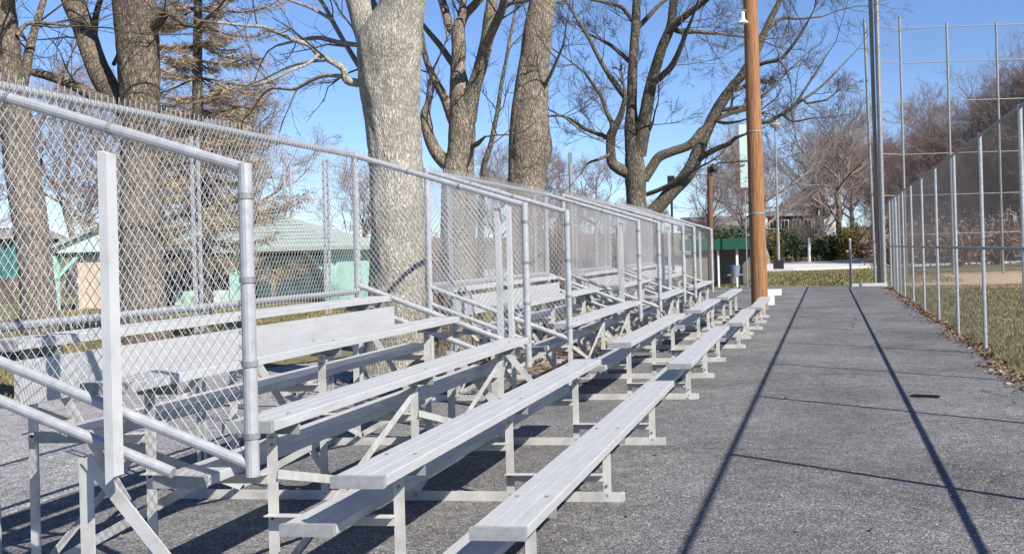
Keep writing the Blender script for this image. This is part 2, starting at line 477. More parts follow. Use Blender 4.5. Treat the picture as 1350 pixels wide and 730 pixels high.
def hgt(x, y):
    """lie of the land: flat field, then a bank and a hill beyond the road"""
    d = np.hypot(x, np.maximum(y, 0))
    def ss(a, b, v):
        t = np.clip((v - a) / (b - a), 0, 1); return t * t * (3 - 2 * t)
    return 2.6 * ss(112, 150, d) + 4.0 * ss(150, 320, d) + .25 * ss(112, 140, d) * np.sin(x * .11 + y * .05)

gx = np.unique(np.concatenate([np.linspace(-900, -140, 14), np.linspace(-140, 140, 57), np.linspace(140, 900, 14)]))
gy = np.unique(np.concatenate([np.linspace(-300, -20, 8), np.linspace(-20, 330, 71), np.linspace(330, 1200, 16)]))
X, Y = np.meshgrid(gx, gy, indexing='ij')
mb = MB()
idx = np.arange(X.size).reshape(X.shape)
mb.add(np.stack([X, Y, hgt(X, Y) - .02], -1).reshape(-1, 3),
       np.stack([idx[:-1, :-1], idx[1:, :-1], idx[1:, 1:], idx[:-1, 1:]], -1).reshape(-1, 4))
struct(mb.build("ground", MAT['grass'], smooth=True))

def sheet(name, poly, z, m):
    mb = MB(); n = len(poly)
    cx = sum(p[0] for p in poly) / n; cy = sum(p[1] for p in poly) / n
    mb.add([(x, y, z) for x, y in poly] + [(cx, cy, z)], None, [(i, (i + 1) % n, n) for i in range(n)])
    return struct(mb.build(name, m))

def fence_x(y): return 3.42 + (y - 7.67) * .0155
path_poly = [(-7.6, -14), (fence_x(-14) - .06, -14), (fence_x(33) - .06, 33), (fence_x(34.4) - .05, 34.6), (2.5, 35.4), (.6, 36.6), (-1.2, 37.2), (-3.6, 36.5)]
left_edge = [(-3.4, 30), (-3.3, 24), (-3.5, 18), (-4.6, 14), (-6.4, 10.2), (-7.3, 8.6), (-7.55, 6), (-7.6, 0)]
sheet("path", path_poly + left_edge, 0.0, MAT['asphalt'])
# the polygon above is fanned from its centre, which the left edge keeps star shaped
sheet("lane", [(-7.6, -14), (-3.75, -14), (-3.7, -2), (-3.9, 5), (-4.5, 9.5), (-5.2, 12.0), (-6.4, 10.2), (-7.3, 8.6), (-7.55, 6), (-7.6, 0)], 0.004, MAT['lane'])
sheet("dirt_verge", [(-5.0, 12.6), (-3.9, 9.4), (-2.3, 8.0), (-1.9, 12), (-2.1, 19), (-3.5, 20.5), (-4.6, 16)], 0.008, MAT['litter_soil'])
# far road: a broad pale strip beyond the lawn, curving away to the left
rd = MB(); rp = []
for i in range(41):
    x = -90 + i * 5.0
    near = 62.0 + .62 * max(0, x + .5) * (1 if x < 12 else 1) * .9 if x > -1 else 62.0 + .02 * (x + 1) ** 2 * .2
    near = min(near, 70) if x > -1 else near
    far = 98 + .9 * max(0, min(x + 3, 24)) + (0 if x < 21 else 0)
    rp.append((x, near, min(far, 111)))
V = []
for x, a, b in rp: V += [(x, a, .0), (x, b, .004)]
rd.add(V, [(2 * i, 2 * i + 2, 2 * i + 3, 2 * i + 1) for i in range(40)])
struct(rd.build("road", MAT['concrete']))
kb = MB()
for (x, a, b), (x2, a2, b2) in zip(rp, rp[1:]):
    kb.bar((x, a - .1, .05), (x2, a2 - .1, .05), .16, .13)
struct(kb.build("kerb", MAT['concrete']))
sheet("infield", [(4.4, 31.8), (30, 27.5), (60, 33), (60, 56), (10, 50), (4.8, 48)], 0.0, MAT['dirt'])
kb = MB(); kb.box((2.6, 34.9, -.02), (3.85, 35.12, .10))
struct(kb.build("kerb", MAT['concrete']))

# ------------------------------------------------------------------ bleachers
RUN, RISE, H0 = .61, .1883, .44
FR = [-(i * RUN) for i in range(5)]            # front edge of each seat
HZ = [H0 + i * RISE for i in range(5)]
PW, PT = .225, .043

def plank(mb, xf, w, zt, y0, y1):
    """extruded plank: ribbed top, turned-down lips"""
    n = 3; prof = []
    x0 = xf - w
    prof.append((x0, zt - .004)); prof.append((x0 + .004, zt))
    for i in range(1, n):
        c = x0 + w * i / n
        prof += [(c - .004, zt), (c - .003, zt - .0012), (c + .003, zt - .0012), (c + .004, zt)]
    prof += [(xf - .004, zt), (xf, zt - .004), (xf, zt - PT), (xf - .02, zt - PT), (xf - .02, zt - PT + .005), (xf - .035, zt - .006)]
    prof += [(x0 + .035, zt - .006), (x0 + .02, zt - PT + .005), (x0 + .02, zt - PT), (x0, zt - PT)]
    m = len(prof)
    vs = [(x, y0, z) for x, z in prof] + [(x, y1, z) for x, z in prof]
    mb.add(vs, [(i, i + m, (i + 1) % m + m, (i + 1) % m) for i in range(m)])

def end_caps(parent, xf, w, zt, y0, y1):
    for y, s in ((y0, -1), (y1, 1)):
        e = MB()
        a, b = (y - .004, y + .028) if s < 0 else (y - .028, y + .004)
        e.box((xf - w - .003, a, zt - PT - .004), (xf + .003, b, zt + .003))
        e.build("end_cap", MAT['cap'], parent)

def bleacher(label, y0, near, far, frames, guards, riser=True, xo=0.0, XB=-2.78):
    root = thing("bleacher", label, "bleacher", (-1.3, (y0 + far) / 2, 0), "aluminium bleachers in a row along the path")
    for i in range(5):
        m = MB(); plank(m, FR[i], PW, HZ[i], near[i], far)
        s = m.build("seat", MAT['alu'], root); end_caps(s, FR[i], PW, HZ[i], near[i], far)
    for i in range(1, 5):
        xf = FR[i - 1] - .262
        zt = HZ[i] - .41
        m = MB(); ya = y0 - .12 + .05 * i
        plank(m, xf, PW + .01, zt, ya, far - .03)
        s = m.build("foot_plank", MAT['alu'], root); end_caps(s, xf, PW + .01, zt, ya, far - .03)
    if riser:
        m = MB(); m.box((-2.425, y0 + .08, .90), (-2.395, far - .05, 1.105))
        m.build("riser_board", MAT['alu'], root)
    # frames
    for fi, y in enumerate(frames):
        m = MB()
        m.angle((-.045, y, .0), (-2.95, y, .0), .06, .006, (0, 1, 0), (0, 0, 1))
        m.box((-.045, y + .001, .0), (-.02, y + .06, .05))
        m.build("ground_runner", MAT['alu_leg'], root)
        for i in range(5):
            xl = FR[i] - .145
            m = MB(); m.angle((xl, y + .008, .006), (xl, y + .008, HZ[i] - .085), .05, .006, (1, 0, 0), (0, 1, 0))
            m.build("leg", MAT['alu_leg'], root)
            m = MB(); m.angle((FR[i] - PW + .01, y + .062, HZ[i] - .045), (FR[i] - .01, y + .062, HZ[i] - .045), .055, .005, (0, -1, 0), (0, 0, -1))
            m.build("seat_bracket", MAT['grey_metal'], root)
        for i in range(1, 5):
            z = HZ[i] - .41 - PT - .002
            m = MB(); m.angle((FR[i - 1] - .135, y + .004, z), (FR[i] - .14, y + .004, z), .05, .005, (0, -1, 0), (0, 0, -1))
            m.build("foot_bearer", MAT['alu_leg'], root)
        m = MB(); m.bar((FR[4] - .10, y + .075, .08), (FR[2] - .12, y + .075, HZ[2] - .12), .006, .045); m.build("brace", MAT['alu_leg'], root)
        m = MB(); m.bar((FR[3] - .10, y + .083, .08), (FR[4] - .12, y + .083, HZ[4] - .12), .006, .045); m.build("brace", MAT['alu_leg'], root)
        # upright at the back carries the guard
        m = MB()
        for dy in (-.036, .036): m.box((XB - .008, y + dy - .008, .0), (XB + .008, y + dy + .008, 2.34))
        for z in (.5, 1.15, 1.7, 2.25): m.box((XB - .006, y - .028, z), (XB + .006, y + .028, z + .03))
        m.build("back_post", MAT['galv'], root)
    for a, b in zip(frames, frames[1:]):
        for i, lo in ((2, .08), (4, .08)):
            x = FR[i] - .085 - .008
            top = HZ[i] - .12
            for j, (p, q) in enumerate((((x, a, lo), (x, b, top)), ((x + .008, a, top * .78), (x + .008, b, lo)))):
                m = MB(); m.bar(p, q, .006, .042); m.build("brace", MAT['alu_leg'], root)
    m = MB()
    for y in frames:
        for i in range(5):
            xl = FR[i] - .12
            for z in (HZ[i] - .105, HZ[i] - .14, .04, max(.1, HZ[i] - .475)):
                m.lathe([(.0, -.007), (.009, -.007), (.009, .002)], (xl, y + .006, z), 6, axis=(0, 1, 0))
            m.lathe([(.0, .007), (.010, .006), (.010, -.002)], (FR[i] - .045, y + .03, HZ[i]), 6); m.lathe([(.0, .007), (.010, .006), (.010, -.002)], (FR[i] - PW + .045, y + .03, HZ[i]), 6)
    o = m.build("bolts", MAT['galv_dark'], root); o["kind"] = "stuff"
    # guards: sloped pipe frames over the upper rows at each end, joined by the back rail
    def zt(x): return 1.915 + (-1.18 - x) * .318
    def zl(x): return .675 + (-1.18 - x) * .385
    for gi, (yg, xsq, xfront) in enumerate(guards):
        sgn = -1 if gi == 0 else 1
        m = MB(); m.tube([(xfront, yg, .63 if gi == 0 else .56), (xfront, yg, zt(xfront) + .02)], .029, 14); 
        p = m.build("guard_post", MAT['galv'], root, smooth=False)
        for z in (.80, 1.10, 1.45, 1.80):
            b = MB(); b.lathe([(.029, -.013), (.034, -.012), (.034, .012), (.029, .013)], (xfront, yg, z), 14); b.build("tension_band", MAT['galv_dark'], p)
        m = MB(); m.tube([(XB, yg, .1), (XB, yg, zt(XB) + .03)], .03, 12); m.build("guard_post", MAT['galv'], root)
        m = MB(); ys = yg + sgn * .075
        hw = .020 if gi == 0 and y0 == 0 else .020
        poly = [(xsq - hw - .017, ys + .03), (xsq - hw, ys - .035), (xsq + hw, ys - .035), (xsq + hw, ys + .03)]
        n4 = [zl(x) - .29 + (.05 if x > xsq else 0) for x, _ in poly]; t4 = [zt(x) - .10 for x, _ in poly]
        m.ngons([(x, y, z) for (x, y), z in zip(poly, n4)] + [(x, y, z) for (x, y), z in zip(poly, t4)],
                [(0, 1, 5, 4), (1, 2, 6, 5), (2, 3, 7, 6), (3, 0, 4, 7), (3, 2, 1, 0), (4, 5, 6, 7)])
        m.build("square_post", MAT['white_post'], root)
        for nm, (xa, xb, f, dz) in (("guard_rail", (XB, xfront, zt, 0)), ("guard_rail", (XB, xfront - .01, zl, 0)), ("guard_rail", (XB, xfront - .36, zl, -.17))):
            m = MB(); m.tube([(xa, yg, f(xa) + dz), (xb, yg, f(xb) + dz)], .024, 12)
            r_ = m.build(nm, MAT['galv'], root)
            if f is zt:
                for t in (.32, .62):
                    x = xa + (xb - xa) * t
                    b = MB(); b.lathe([(.024, -.011), (.029, -.01), (.029, .01), (.024, .011)], (x, yg, f(x)), 12, axis=(1, 0, -.318)); b.build("tension_band", MAT['galv_dark'], r_)
        m = MB()
        poly = [(XB, zl(XB)), (xfront, zl(xfront)), (xfront, zt(xfront)), (XB, zt(XB))]
        chain_link(m, poly, lambda s, z, y=yg: np.array((s, y, z)), (0, 1, 0), shear=0.0, pitch=(.044, .062), r=.0015)
        for k in range(int((xfront - XB) / .025)):
            x = XB + k * .025
            m.tube([(x, yg, zt(x) - .01), (x + (.012 if k % 2 else -.012), yg, zt(x) + .055)], .0019, 3, caps=False)
        o = m.build("chain_link", MAT['wire'], root, smooth=True); o["kind"] = "stuff"
        m = MB(); m.angle((-2.0, yg + .03, .0), (-2.0, yg + .03, zl(-1.95) - .27), .065, .007, (1, 0, 0), (0, 1, 0)); m.build("leg", MAT['alu_leg'], root)
        m = MB(); m.bar((-1.96, yg + .024, zl(-1.95) - .27), (-1.45, yg + .024, .10), .007, .06); m.build("brace", MAT['alu_leg'], root)
    ya, yb = guards[0][0], guards[1][0]
    for z in (zt(XB), 1.235):
        m = MB(); m.tube([(XB, ya, z), (XB, yb, z)], .024, 12); m.build("guard_rail", MAT['galv'], root)
    m = MB()
    chain_link(m, [(ya, 1.235), (yb, 1.235), (yb, zt(XB)), (ya, zt(XB))], lambda s, z: np.array((XB + .032, s, z)), (1, 0, 0), pitch=(.048, .066), r=.0015)
    k = ya
    n = 0
    while k < yb:
        m.tube([(XB + .03, k, zt(XB) - .01), (XB + .03, k + (.012 if n % 2 else -.012), zt(XB) + .06)], .0019, 3, caps=False)
        m.tube([(XB + .03, k, 1.25), (XB + .03, k + (.012 if n % 2 else -.012), 1.19)], .0019, 3, caps=False)
        k += .025; n += 1
    o = m.build("chain_link", MAT['wire'], root, smooth=True); o["kind"] = "stuff"
    root.location.x += xo
    return root

bleacher("nearest aluminium bleacher with a white square post on its near chain-link guard", 0.0,
         [-.16, -.10, .13, .03, .10], 4.49, [.35, 2.13, 4.0], [(-.10, -1.755, -1.18), (4.58, -1.52, -1.26)])
bleacher("second aluminium bleacher from the front, past the first aisle, under the dark spreading tree", 5.95,
         [5.74, 5.95, 6.05, 6.10, 6.05], 10.55, [6.51, 8.26, 10.02], [(5.86, -1.75, -1.19), (10.63, -1.52, -1.26)], XB=-2.60)
bleacher("third aluminium bleacher from the front, a short one", 11.2,
         [11.1, 11.2, 11.25, 11.3, 11.25], 14.6, [11.92, 13.5, 14.3], [(11.10, -1.75, -1.19), (14.68, -1.52, -1.26)], xo=.15, XB=-2.60)
bleacher("farthest aluminium bleacher, whose front seat ends at the wooden pole", 15.0,
         [14.95, 15.0, 15.1, 15.1, 15.1], 19.05, [15.5, 17.2, 18.75], [(14.95, -1.75, -1.19), (19.13, -1.52, -1.26)], xo=.25, XB=-2.60)

# ------------------------------------------------------------------ right-hand fence
root = thing("chain_link_fence", "tall chain-link fence along the right edge of the asphalt path", "fence", (3.42, 14, 0))
FT, FM = 2.96, 1.43
ys = [7.67 + 3.05 * k for k in range(-4, 9)]
ys[-1] = 32.2
for y in ys:
    x = fence_x(y)
    m = MB(); m.tube([(x, y, -.02), (x, y, FT + .012)], .026, 10)
    m.lathe([(.027, -.03), (.03, -.03), (.03, .0), (.018, .012), (.0, .014)], (x, y, FT + .012), 10)
    m.build("fence_post", MAT['galv'], root)
for y in (28.0, 29.9, 31.0, 32.9, 33.4, 33.9):
    x = fence_x(y) + (.03 if y < 32 else .25 * (y - 32.2))
    m = MB(); m.tube([(x, y, -.02), (x, y, FT)], .03, 8); m.build("fence_post", MAT['galv'], root)
for z in (FT, FM):
    m = MB(); m.tube([(fence_x(-4.6), -4.6, z), (fence_x(33.5), 33.5, z)], .021, 8)
    m.build("fence_rail", MAT['galv_dark'], root)
m = MB()
def f3(s, z): return np.array((fence_x(s) + .036, s, z))
chain_link(m, [(-4.6, .06), (33.5, .06), (33.5, FT), (-4.6, FT)], f3, (1, 0, 0), pitch=(.058, .075), r=.0008)
o = m.build("chain_link", MAT['wire_dark'], root, smooth=True); o["kind"] = "stuff"

# ------------------------------------------------------------------ tall backstop
root = thing("backstop", "tall batting backstop of grey poles and wire, taller than the path fence", "backstop", (5.5, 42, 0))
wing = [(3.78, 35.4, 14.5, .085), (3.93, 38.2, 12.6, .07), (4.20, 41.4, 12.2, .06), (4.45, 45.0, 12.0, .06)]
rear = [(5.5, 46.0, 12.0, .055), (7.62, 46.1, 11.6, .055), (9.85, 46.3, 11.5, .055), (12.1, 46.6, 11.4, .055), (14.3, 47.0, 11.4, .055), (16.5, 47.5, 11.4, .055)]
for x, y, h, r_ in wing + rear:
    m = MB(); m.tube([(x, y, -.05), (x, y, h)], r_, 8); m.build("backstop_post", MAT['galv_dark'], root)
m = MB(); m.tube([(3.62, 35.6, -.05), (3.56, 35.6, 14.0)], .075, 10); m.build("backstop_post", MAT['pole_grey'], root)
m = MB(); m.tube([(3.50, 36.1, -.05), (3.36, 36.1, 9.9)], .055, 8); m.build("backstop_post", MAT['galv_dark'], root)
pts = [w[:2] for w in wing] + [w[:2] for w in rear]
for z in (1.9, 3.7, 5.6, 8.0, 9.8, 11.4):
    m = MB()
    for a, b in zip(pts, pts[1:]): m.tube([(*a, z), (*b, z)], .022, 6, caps=False)
    m.build("backstop_rail", MAT['galv_dark'], root)
m = MB()
for a, b in zip(pts, pts[1:]):
    a = np.array(a); b = np.array(b); Lg = float(np.linalg.norm(b - a)); d = (b - a) / Lg
    chain_link(m, [(0, 0), (Lg, 0), (Lg, 11.4), (0, 11.4)], lambda s, z: np.array((*(a + d * s), z)), (0, 0, 0), pitch=(.058, .075), r=.0009)
o = m.build("chain_link", MAT['wire_dark'], root, smooth=True); o["kind"] = "stuff"

# ------------------------------------------------------------------ pole with its lamp, and small street furniture
px, py = -.12, 21.85
root = thing("utility_pole", "thick orange-brown wooden pole rising beside the end of the bleachers", "pole", (px, py, 0))
m = MB()
zz = np.linspace(-.05, 9.5, 40)
m.tube([(px - .004 * z + .004 * math.sin(z * 2.1), py, z) for z in zz], [.205 - .004 * z for z in zz], 28)
m.build("shaft", MAT['pole_wood'], root, smooth=True)
for z in (2.35, 4.35):
    m = MB(); r0 = .207 - .004 * z
    m.lathe([(r0, -.02), (r0 + .008, -.02), (r0 + .008, .02), (r0, .02)], (px - .004 * z, py, z), 28); m.build("pole_band", MAT['grey_metal'], root)
lamp = thing("pole_lamp", "white bell-shaped lamp fixed high on the wooden pole", "lamp", (px - .17, py - .28, 6.9))
m = MB(); lx, ly, lz = px - .20, py - .30, 6.95
m.lathe([(.035, .28), (.045, .26), (.045, .12), (.07, .075), (.12, .022), (.15, .0), (.14, -.005), (.09, .015)], (lx, ly, lz), 18); m.build("lamp_shade", MAT['white'], lamp, smooth=True)
m = MB(); m.lathe([(.0, -.04), (.04, -.03), (.05, .0), (.04, .05)], (lx, ly, lz), 12); m.build("bulb", MAT['white'], lamp, smooth=True)
m = MB(); m.tube([(lx, ly, lz + .26), (lx, ly, lz + .33), (lx + .08, ly + .18, lz + .33)], .018, 8); m.build("lamp_arm", MAT['grey_metal'], lamp)

root = thing("barrier_board", "low white board on a short block at the foot of the wooden pole", "barrier", (.1, 24.2, 0))
m = MB(); m.box((-.20, 24.0, .24), (.36, 24.05, .40)); m.build("board", MAT['white'], root)
m = MB(); m.box((.0, 23.7, .0), (.17, 23.95, .27)); m.build("block", MAT['white'], root)

m = MB(); m.bar((2.09, 6.57, .012), (2.36, 6.49, .012), .05, .018); m.bar((2.11, 6.565, .024), (2.34, 6.495, .024), .02, .008)
tag(m.build("metal_bar", MAT['dark_metal'], None, (2.2, 6.5, 0)), "short dark metal bar lying on the asphalt path", "bar")

root = thing("gate_post", "slim grey gate post with round cap at the far end of the path", "gate post", (2.55, 34.6, 0))
m = MB(); m.tube([(2.55, 34.6, -.02), (2.55, 34.6, 1.66)], .045, 10); m.build("post", MAT['galv_dark'], root)
m = MB(); m.lathe([(.048, 0), (.055, .04), (.035, .08), (.0, .1)], (2.55, 34.6, 1.65), 10); m.build("cap", MAT['galv'], root)

def light_pole(name, label, x, y, h, r0, material, head):
    t = thing(name, label, "lamp post", (x, y, 0))
    m = MB(); m.tube([(x, y, 0), (x, y, h)], [r0, r0 * .6], 8); m.build("pole", material, t)
    m = MB()
    if head == 'globe': m.lathe([(.0, -.1), (.3, -.08), (.38, .1), (.2, .45), (.0, .5)], (x, y, h), 10)
    else: m.box((x - .35, y - .2, h - .05), (x + .3, y + .2, h + .22))
    m.build("lamp_head", MAT['grey_metal'], t)
    return t
t = light_pole("lamp_post", "thin grey lamp post with a small head beyond the lawn, dark box at its foot", -.94, 66, 9.4, .10, MAT['grey_metal'], 'globe')
m = MB(); m.box((-1.3, 65.6, 0), (-.62, 66.4, .62)); m.build("base_box", MAT['dark_metal'], t)

root = thing("lamp_post", "brown wooden post with a cobra lamp on a long arm, left of the thick pole", "lamp post", (-2.55, 35.6, 0))
m = MB(); m.tube([(-2.6, 35.6, 0), (-2.52, 35.6, 4.6)], [.12, .10], 10); m.build("pole", MAT['brown_pole'], root)
m = MB(); m.tube([(-2.5, 35.6, 4.35), (-2.2, 35.62, 4.72), (-1.1, 35.8, 4.76)], .03, 8); m.build("lamp_arm", MAT['dark_metal'], root)
m = MB(); m.lathe([(.0, -.14), (.13, -.12), (.2, .0), (.13, .1), (.0, .13)], (-2.35, 35.55, 4.52), 10, axis=(1, 0, .3)); m.build("lamp_head", MAT['dark_metal'], root)

root = thing("panel_sign", "tall pale mint blank panel on a thin post behind the wooden pole", "sign", (-1.25, 35.9, 0))
m = MB(); m.box((-1.40, 35.9, 3.78), (-1.10, 35.95, 6.15)); m.build("panel", MAT['pale_mint'], root)
m = MB(); m.tube([(-1.25, 36.0, 0), (-1.25, 36.0, 6.1)], .025, 8); m.build("post", MAT['galv_dark'], root)

for nm, lab, x, y, h, r_, hw in (("post", "thin dark post with a box on top in front of the leaning trunk", -4.62, 40.4, 4.35, .05, .14),
                             ("post", "short grey post above the second bleacher's back rail", -5.5, 25.1, 4.05, .055, .05)):
    t = thing("light_post", lab, "post", (x, y, 0))
    m = MB(); m.tube([(x, y, 0), (x, y, h)], r_, 8); m.build("pole", MAT['grey_metal'] if hw < .1 else MAT['dark_metal'], t)
    m = MB(); m.box((x - hw, y - hw, h - .02), (x + hw, y + hw, h + .28)); m.build("post_top", MAT['grey_metal'] if hw < .1 else MAT['dark_metal'], t)
t = thing("twin_post", "pair of slim grey posts standing together behind the pavilion roof", "post", (-23.3, 43, 0))
for dx in (-.16, .16):
    m = MB(); m.tube([(-23.28 + dx, 43, 0), (-23.28 + dx, 43, 6.0)], .07, 8); m.build("pole", MAT['galv'], t)
m = MB(); m.box((-23.5, 42.95, 5.5), (-23.06, 43.05, 5.62)); m.build("cross_bar", MAT['galv'], t)

# dugout beyond the bleachers
root = thing("dugout", "small dugout with a sloping green roof behind the wooden pole", "dugout", (-2.2, 38.2, 0))
m = MB(); m.prism([(36.8, 1.80), (40.2, 1.50), (40.2, 1.58), (36.8, 1.88)], 0, -3.95, -.95); m.build("roof", MAT['green_roof'], root)
m = MB(); m.box((-3.9, 36.74, 1.46), (-1.0, 36.80, 1.88)); m.build("fascia", MAT['green_roof'], root)
m = MB(); m.box((-3.8, 39.9, 0), (-1.1, 40.0, 1.49)); m.build("back_wall", MAT['grey_board'], root)
for i in range(6):
    m = MB(); x = -3.72 + i * .2; m.box((x, 36.95, .25), (x + .19, 37.0, 1.3)); m.build("board", MAT['grey_board'], root)
for x in (-3.78, -2.46, -1.72, -1.12):
    m = MB(); m.box((x, 36.9, 0), (x + .09, 36.99, 1.78)); m.build("post", MAT['white'], root)
m = MB(); m.box((-2.4, 38.4, .40), (-1.2, 38.8, .46)); m.build("bench", MAT['grey_board'], root)
root = thing("litter_bin", "grey-blue litter bin on a dark green stand in front of the dugout", "bin", (-1.42, 34.6, 0))
m = MB(); m.lathe([(.0, .45), (.14, .45), (.18, .85), (.19, .85), (.19, .88), (.15, .88), (.13, .5)], (-1.6, 34.6, 0), 14); m.build("bin", MAT['pane'], root)
m = MB()
for dx in (-.13, .13):
    for dy in (-.13, .13): m.box((-1.6 + dx - .02, 34.6 + dy - .02, 0), (-1.6 + dx + .02, 34.6 + dy + .02, .5))
m.build("stand", MAT['green_roof'], root)

# ------------------------------------------------------------------ pavilion behind the trees on the left
root = thing("pavilion", "mint green park pavilion with a pale hipped roof behind the big trees", "pavilion", (-20.5, 33, 0))
A = np.array((-25.6, 30.2)); B = np.array((-15.6, 31.68)); ex = (B - A) / np.linalg.norm(B - A); ey = np.array((-ex[1], ex[0]))
def PV(a, b, z): q = A + ex * a + ey * b; return (q[0], q[1], z)
WL = float(np.linalg.norm(B - A)); D = 7.0; EZ = 1.98
def pbox(mb, a0, a1, b0, b1, z0, z1):
    vs = [PV(a, b, z) for z in (z0, z1) for a, b in ((a0, b0), (a1, b0), (a1, b1), (a0, b1))]
    mb.add(vs, [(0, 3, 2, 1), (4, 5, 6, 7), (0, 1, 5, 4), (1, 2, 6, 5), (2, 3, 7, 6), (3, 0, 4, 7)])
m = MB()
e = .35
c = [PV(-e, -e, EZ), PV(WL + e, -e, EZ), PV(WL + e, D + e, EZ), PV(-e, D + e, EZ), PV(3.1, D / 2, 3.25), PV(WL - 3.1, D / 2, 3.25)]
cb = [(x, y, z - .14) for x, y, z in c[:4]]
m.ngons(c + cb, [(0, 1, 5, 4), (1, 2, 5), (2, 3, 4, 5), (3, 0, 4), (0, 6, 7, 1), (1, 7, 8, 2), (2, 8, 9, 3), (3, 9, 6, 0), (6, 9, 8, 7)])
rf = m.build("roof", MAT['pale_roof'], root)
# courses of shingles as thin proud strips on the front slope
for k in range(1, 9):
    t = k / 9.0; m = MB()
    a = np.array(c[0]) * (1 - t) + np.array(c[4]) * t; b = np.array(c[1]) * (1 - t) + np.array(c[5]) * t
    m.bar(a + (0, 0, .012), b + (0, 0, .012), .05, .02); m.build("shingle_course", MAT['far_roof'] if k % 2 == 0 else MAT['pale_roof'], rf)
m = MB()   # front gable
g0, g1, gp = -.1, 5.7, 2.8
vs = [PV(g0, -1.4, EZ - .04), PV(g1, -1.4, EZ - .04), PV(gp, -1.4, 3.1), PV(g0, 2.6, EZ - .04), PV(g1, 2.6, EZ - .04), PV(gp, 2.9, 3.1)]
vb = [(x, y, z - .12) for x, y, z in vs]
m.ngons(vs + vb, [(0, 2, 5, 3), (2, 1, 4, 5), (6, 9, 11, 8), (8, 11, 10, 7), (0, 6, 8, 2), (2, 8, 7, 1), (0, 3, 9, 6), (1, 7, 10, 4)])
m.build("gable_roof", MAT['pale_roof'], root)
m = MB(); m.ngons([PV(g0 + .3, -1.2, EZ), PV(g1 - .3, -1.2, EZ), PV(gp, -1.2, 2.92), PV(g0 + .3, -1.1, EZ), PV(g1 - .3, -1.1, EZ), PV(gp, -1.1, 2.92)],
                  [(0, 1, 2), (3, 5, 4), (0, 3, 4, 1), (1, 4, 5, 2), (2, 5, 3, 0)]); m.build("gable", MAT['pale_mint'], root)
for a in (.3, 3.9, 6.2, 9.6):
    m = MB(); b0 = -1.15 if a < 5 else .05
    pbox(m, a, a + .34, b0, b0 + .3, 0, EZ - .1); m.build("column", MAT['mint'], root)
for a, s in ((.64, 1), (3.9, -1), (6.54, 1), (9.6, -1)):
    m = MB(); b0 = -1.0 if a < 5 else .2
    m.bar(PV(a, b0, 1.1), PV(a + s * .75, b0, EZ - .12), .12, .12); m.build("brace", MAT['mint'], root)
m = MB(); pbox(m, 1.3, 2.2, -.9, -.8, 0, EZ - .15); m.build("door", MAT['tan'], root)
m = MB(); pbox(m, .1, WL - .1, D - .3, D - .1, 0, EZ - .14); m.build("back_wall", MAT['grey_board'], root)
m = MB(); pbox(m, 4.2, 6.2, .1, .25, 0, .5); m.build("low_wall", MAT['mural'], root)
m = MB(); pbox(m, 6.75, 9.35, 1.2, 1.3, 0, 1.62); m.build("mural_panel", MAT['mural'], root)
m = MB(); m.bar(PV(8.5, 1.0, 1.75), PV(9.3, 1.0, .2), .10, .10); m.build("brace", MAT['grey_board'], root)
for a in (4.9, 7.6):
    m = MB(); pbox(m, a, a + .12, .3, .42, 0, EZ - .1); m.build("post", MAT['grey_board'], root)
m = MB(); pbox(m, 9.95, 10.1, .1, D - .2, 0, EZ - .15); m.build("side_wall", MAT['mint'], root)
for a0, a1, h in ((2.35, 3.85, 1.3), (6.3, 6.7, 1.6)):
    m = MB(); pbox(m, a0, a1, -.7 if a0 < 5 else .6, -.6 if a0 < 5 else .7, 0, h); m.build("wall_panel", MAT['mint'], root)

root = thing("shed", "teal shed at the left edge behind the leftmost trunk", "shed", (-35.2, 37, 0))
m = MB(); m.box((-37.5, 37, 1.05), (-32.9, 40, 2.75)); m.build("wall", MAT['teal'], root)
m = MB(); m.box((-37.55, 36.96, 0), (-32.85, 40.04, 1.05)); m.build("plinth", MAT['litter_soil'], root)
m = MB(); m.prism([(36.7, 2.75), (40.3, 2.75), (38.5, 3.3)], 0, -37.8, -32.6); m.build("roof", MAT['far_roof'], root)

# ------------------------------------------------------------------ far houses
def house(label, cx, cy, w, d, base, eave, ridge, wall, roof, nwin, gable_axis=0):
    t = thing("house", label, "house", (cx, cy, base))
    m = MB(); m.box((cx - w / 2, cy - d / 2, base - 1), (cx + w / 2, cy + d / 2, eave)); m.build("wall", wall, t)
    m = MB()
    if gable_axis == 0: m.prism([(cy - d / 2 - .4, eave), (cy + d / 2 + .4, eave), (cy, ridge)], 0, cx - w / 2 - .4, cx + w / 2 + .4)
    else: m.prism([(cx - w / 2 - .4, eave), (cx + w / 2 + .4, eave), (cx, ridge)], 1, cy - d / 2 - .4, cy + d / 2 + .4)
    r_ = m.build("roof", roof, t)
    m = MB(); m.box((cx + w * .2, cy - .4, ridge - 1.2), (cx + w * .2 + .7, cy + .4, ridge + .8)); m.build("chimney", MAT['brick'], r_)
    for i in range(nwin):
        x = cx - w / 2 + w * (i + .5) / nwin
        f = MB(); f.box((x - .55, cy - d / 2 - .06, eave - 1.75), (x + .55, cy - d / 2, eave - .45)); f = f.build("window", MAT['white'], t)
        g = MB(); g.box((x - .45, cy - d / 2 - .08, eave - 1.65), (x - .03, cy - d / 2 - .062, eave - .55)); g.box((x + .03, cy - d / 2 - .08, eave - 1.65), (x + .45, cy - d / 2 - .062, eave - .55)); g.build("pane", MAT['glass'], f)
    return t
house("red brick house with a row of white windows on the hill beyond the road", -1.5, 149, 6.4, 8, 2.4, 5.7, 6.5, MAT['brick'], MAT['far_roof'], 4)
house("pale gabled house rising behind the red brick house", 0.6, 166, 9, 9, 3.2, 7.6, 10.6, MAT['far_wall'], MAT['far_wall'], 3, 1)
house("small red house half hidden by trees, right of the brick house", 3.9, 176, 4.5, 6, 3.4, 6.2, 7.8, MAT['brick'], MAT['far_roof'], 2)
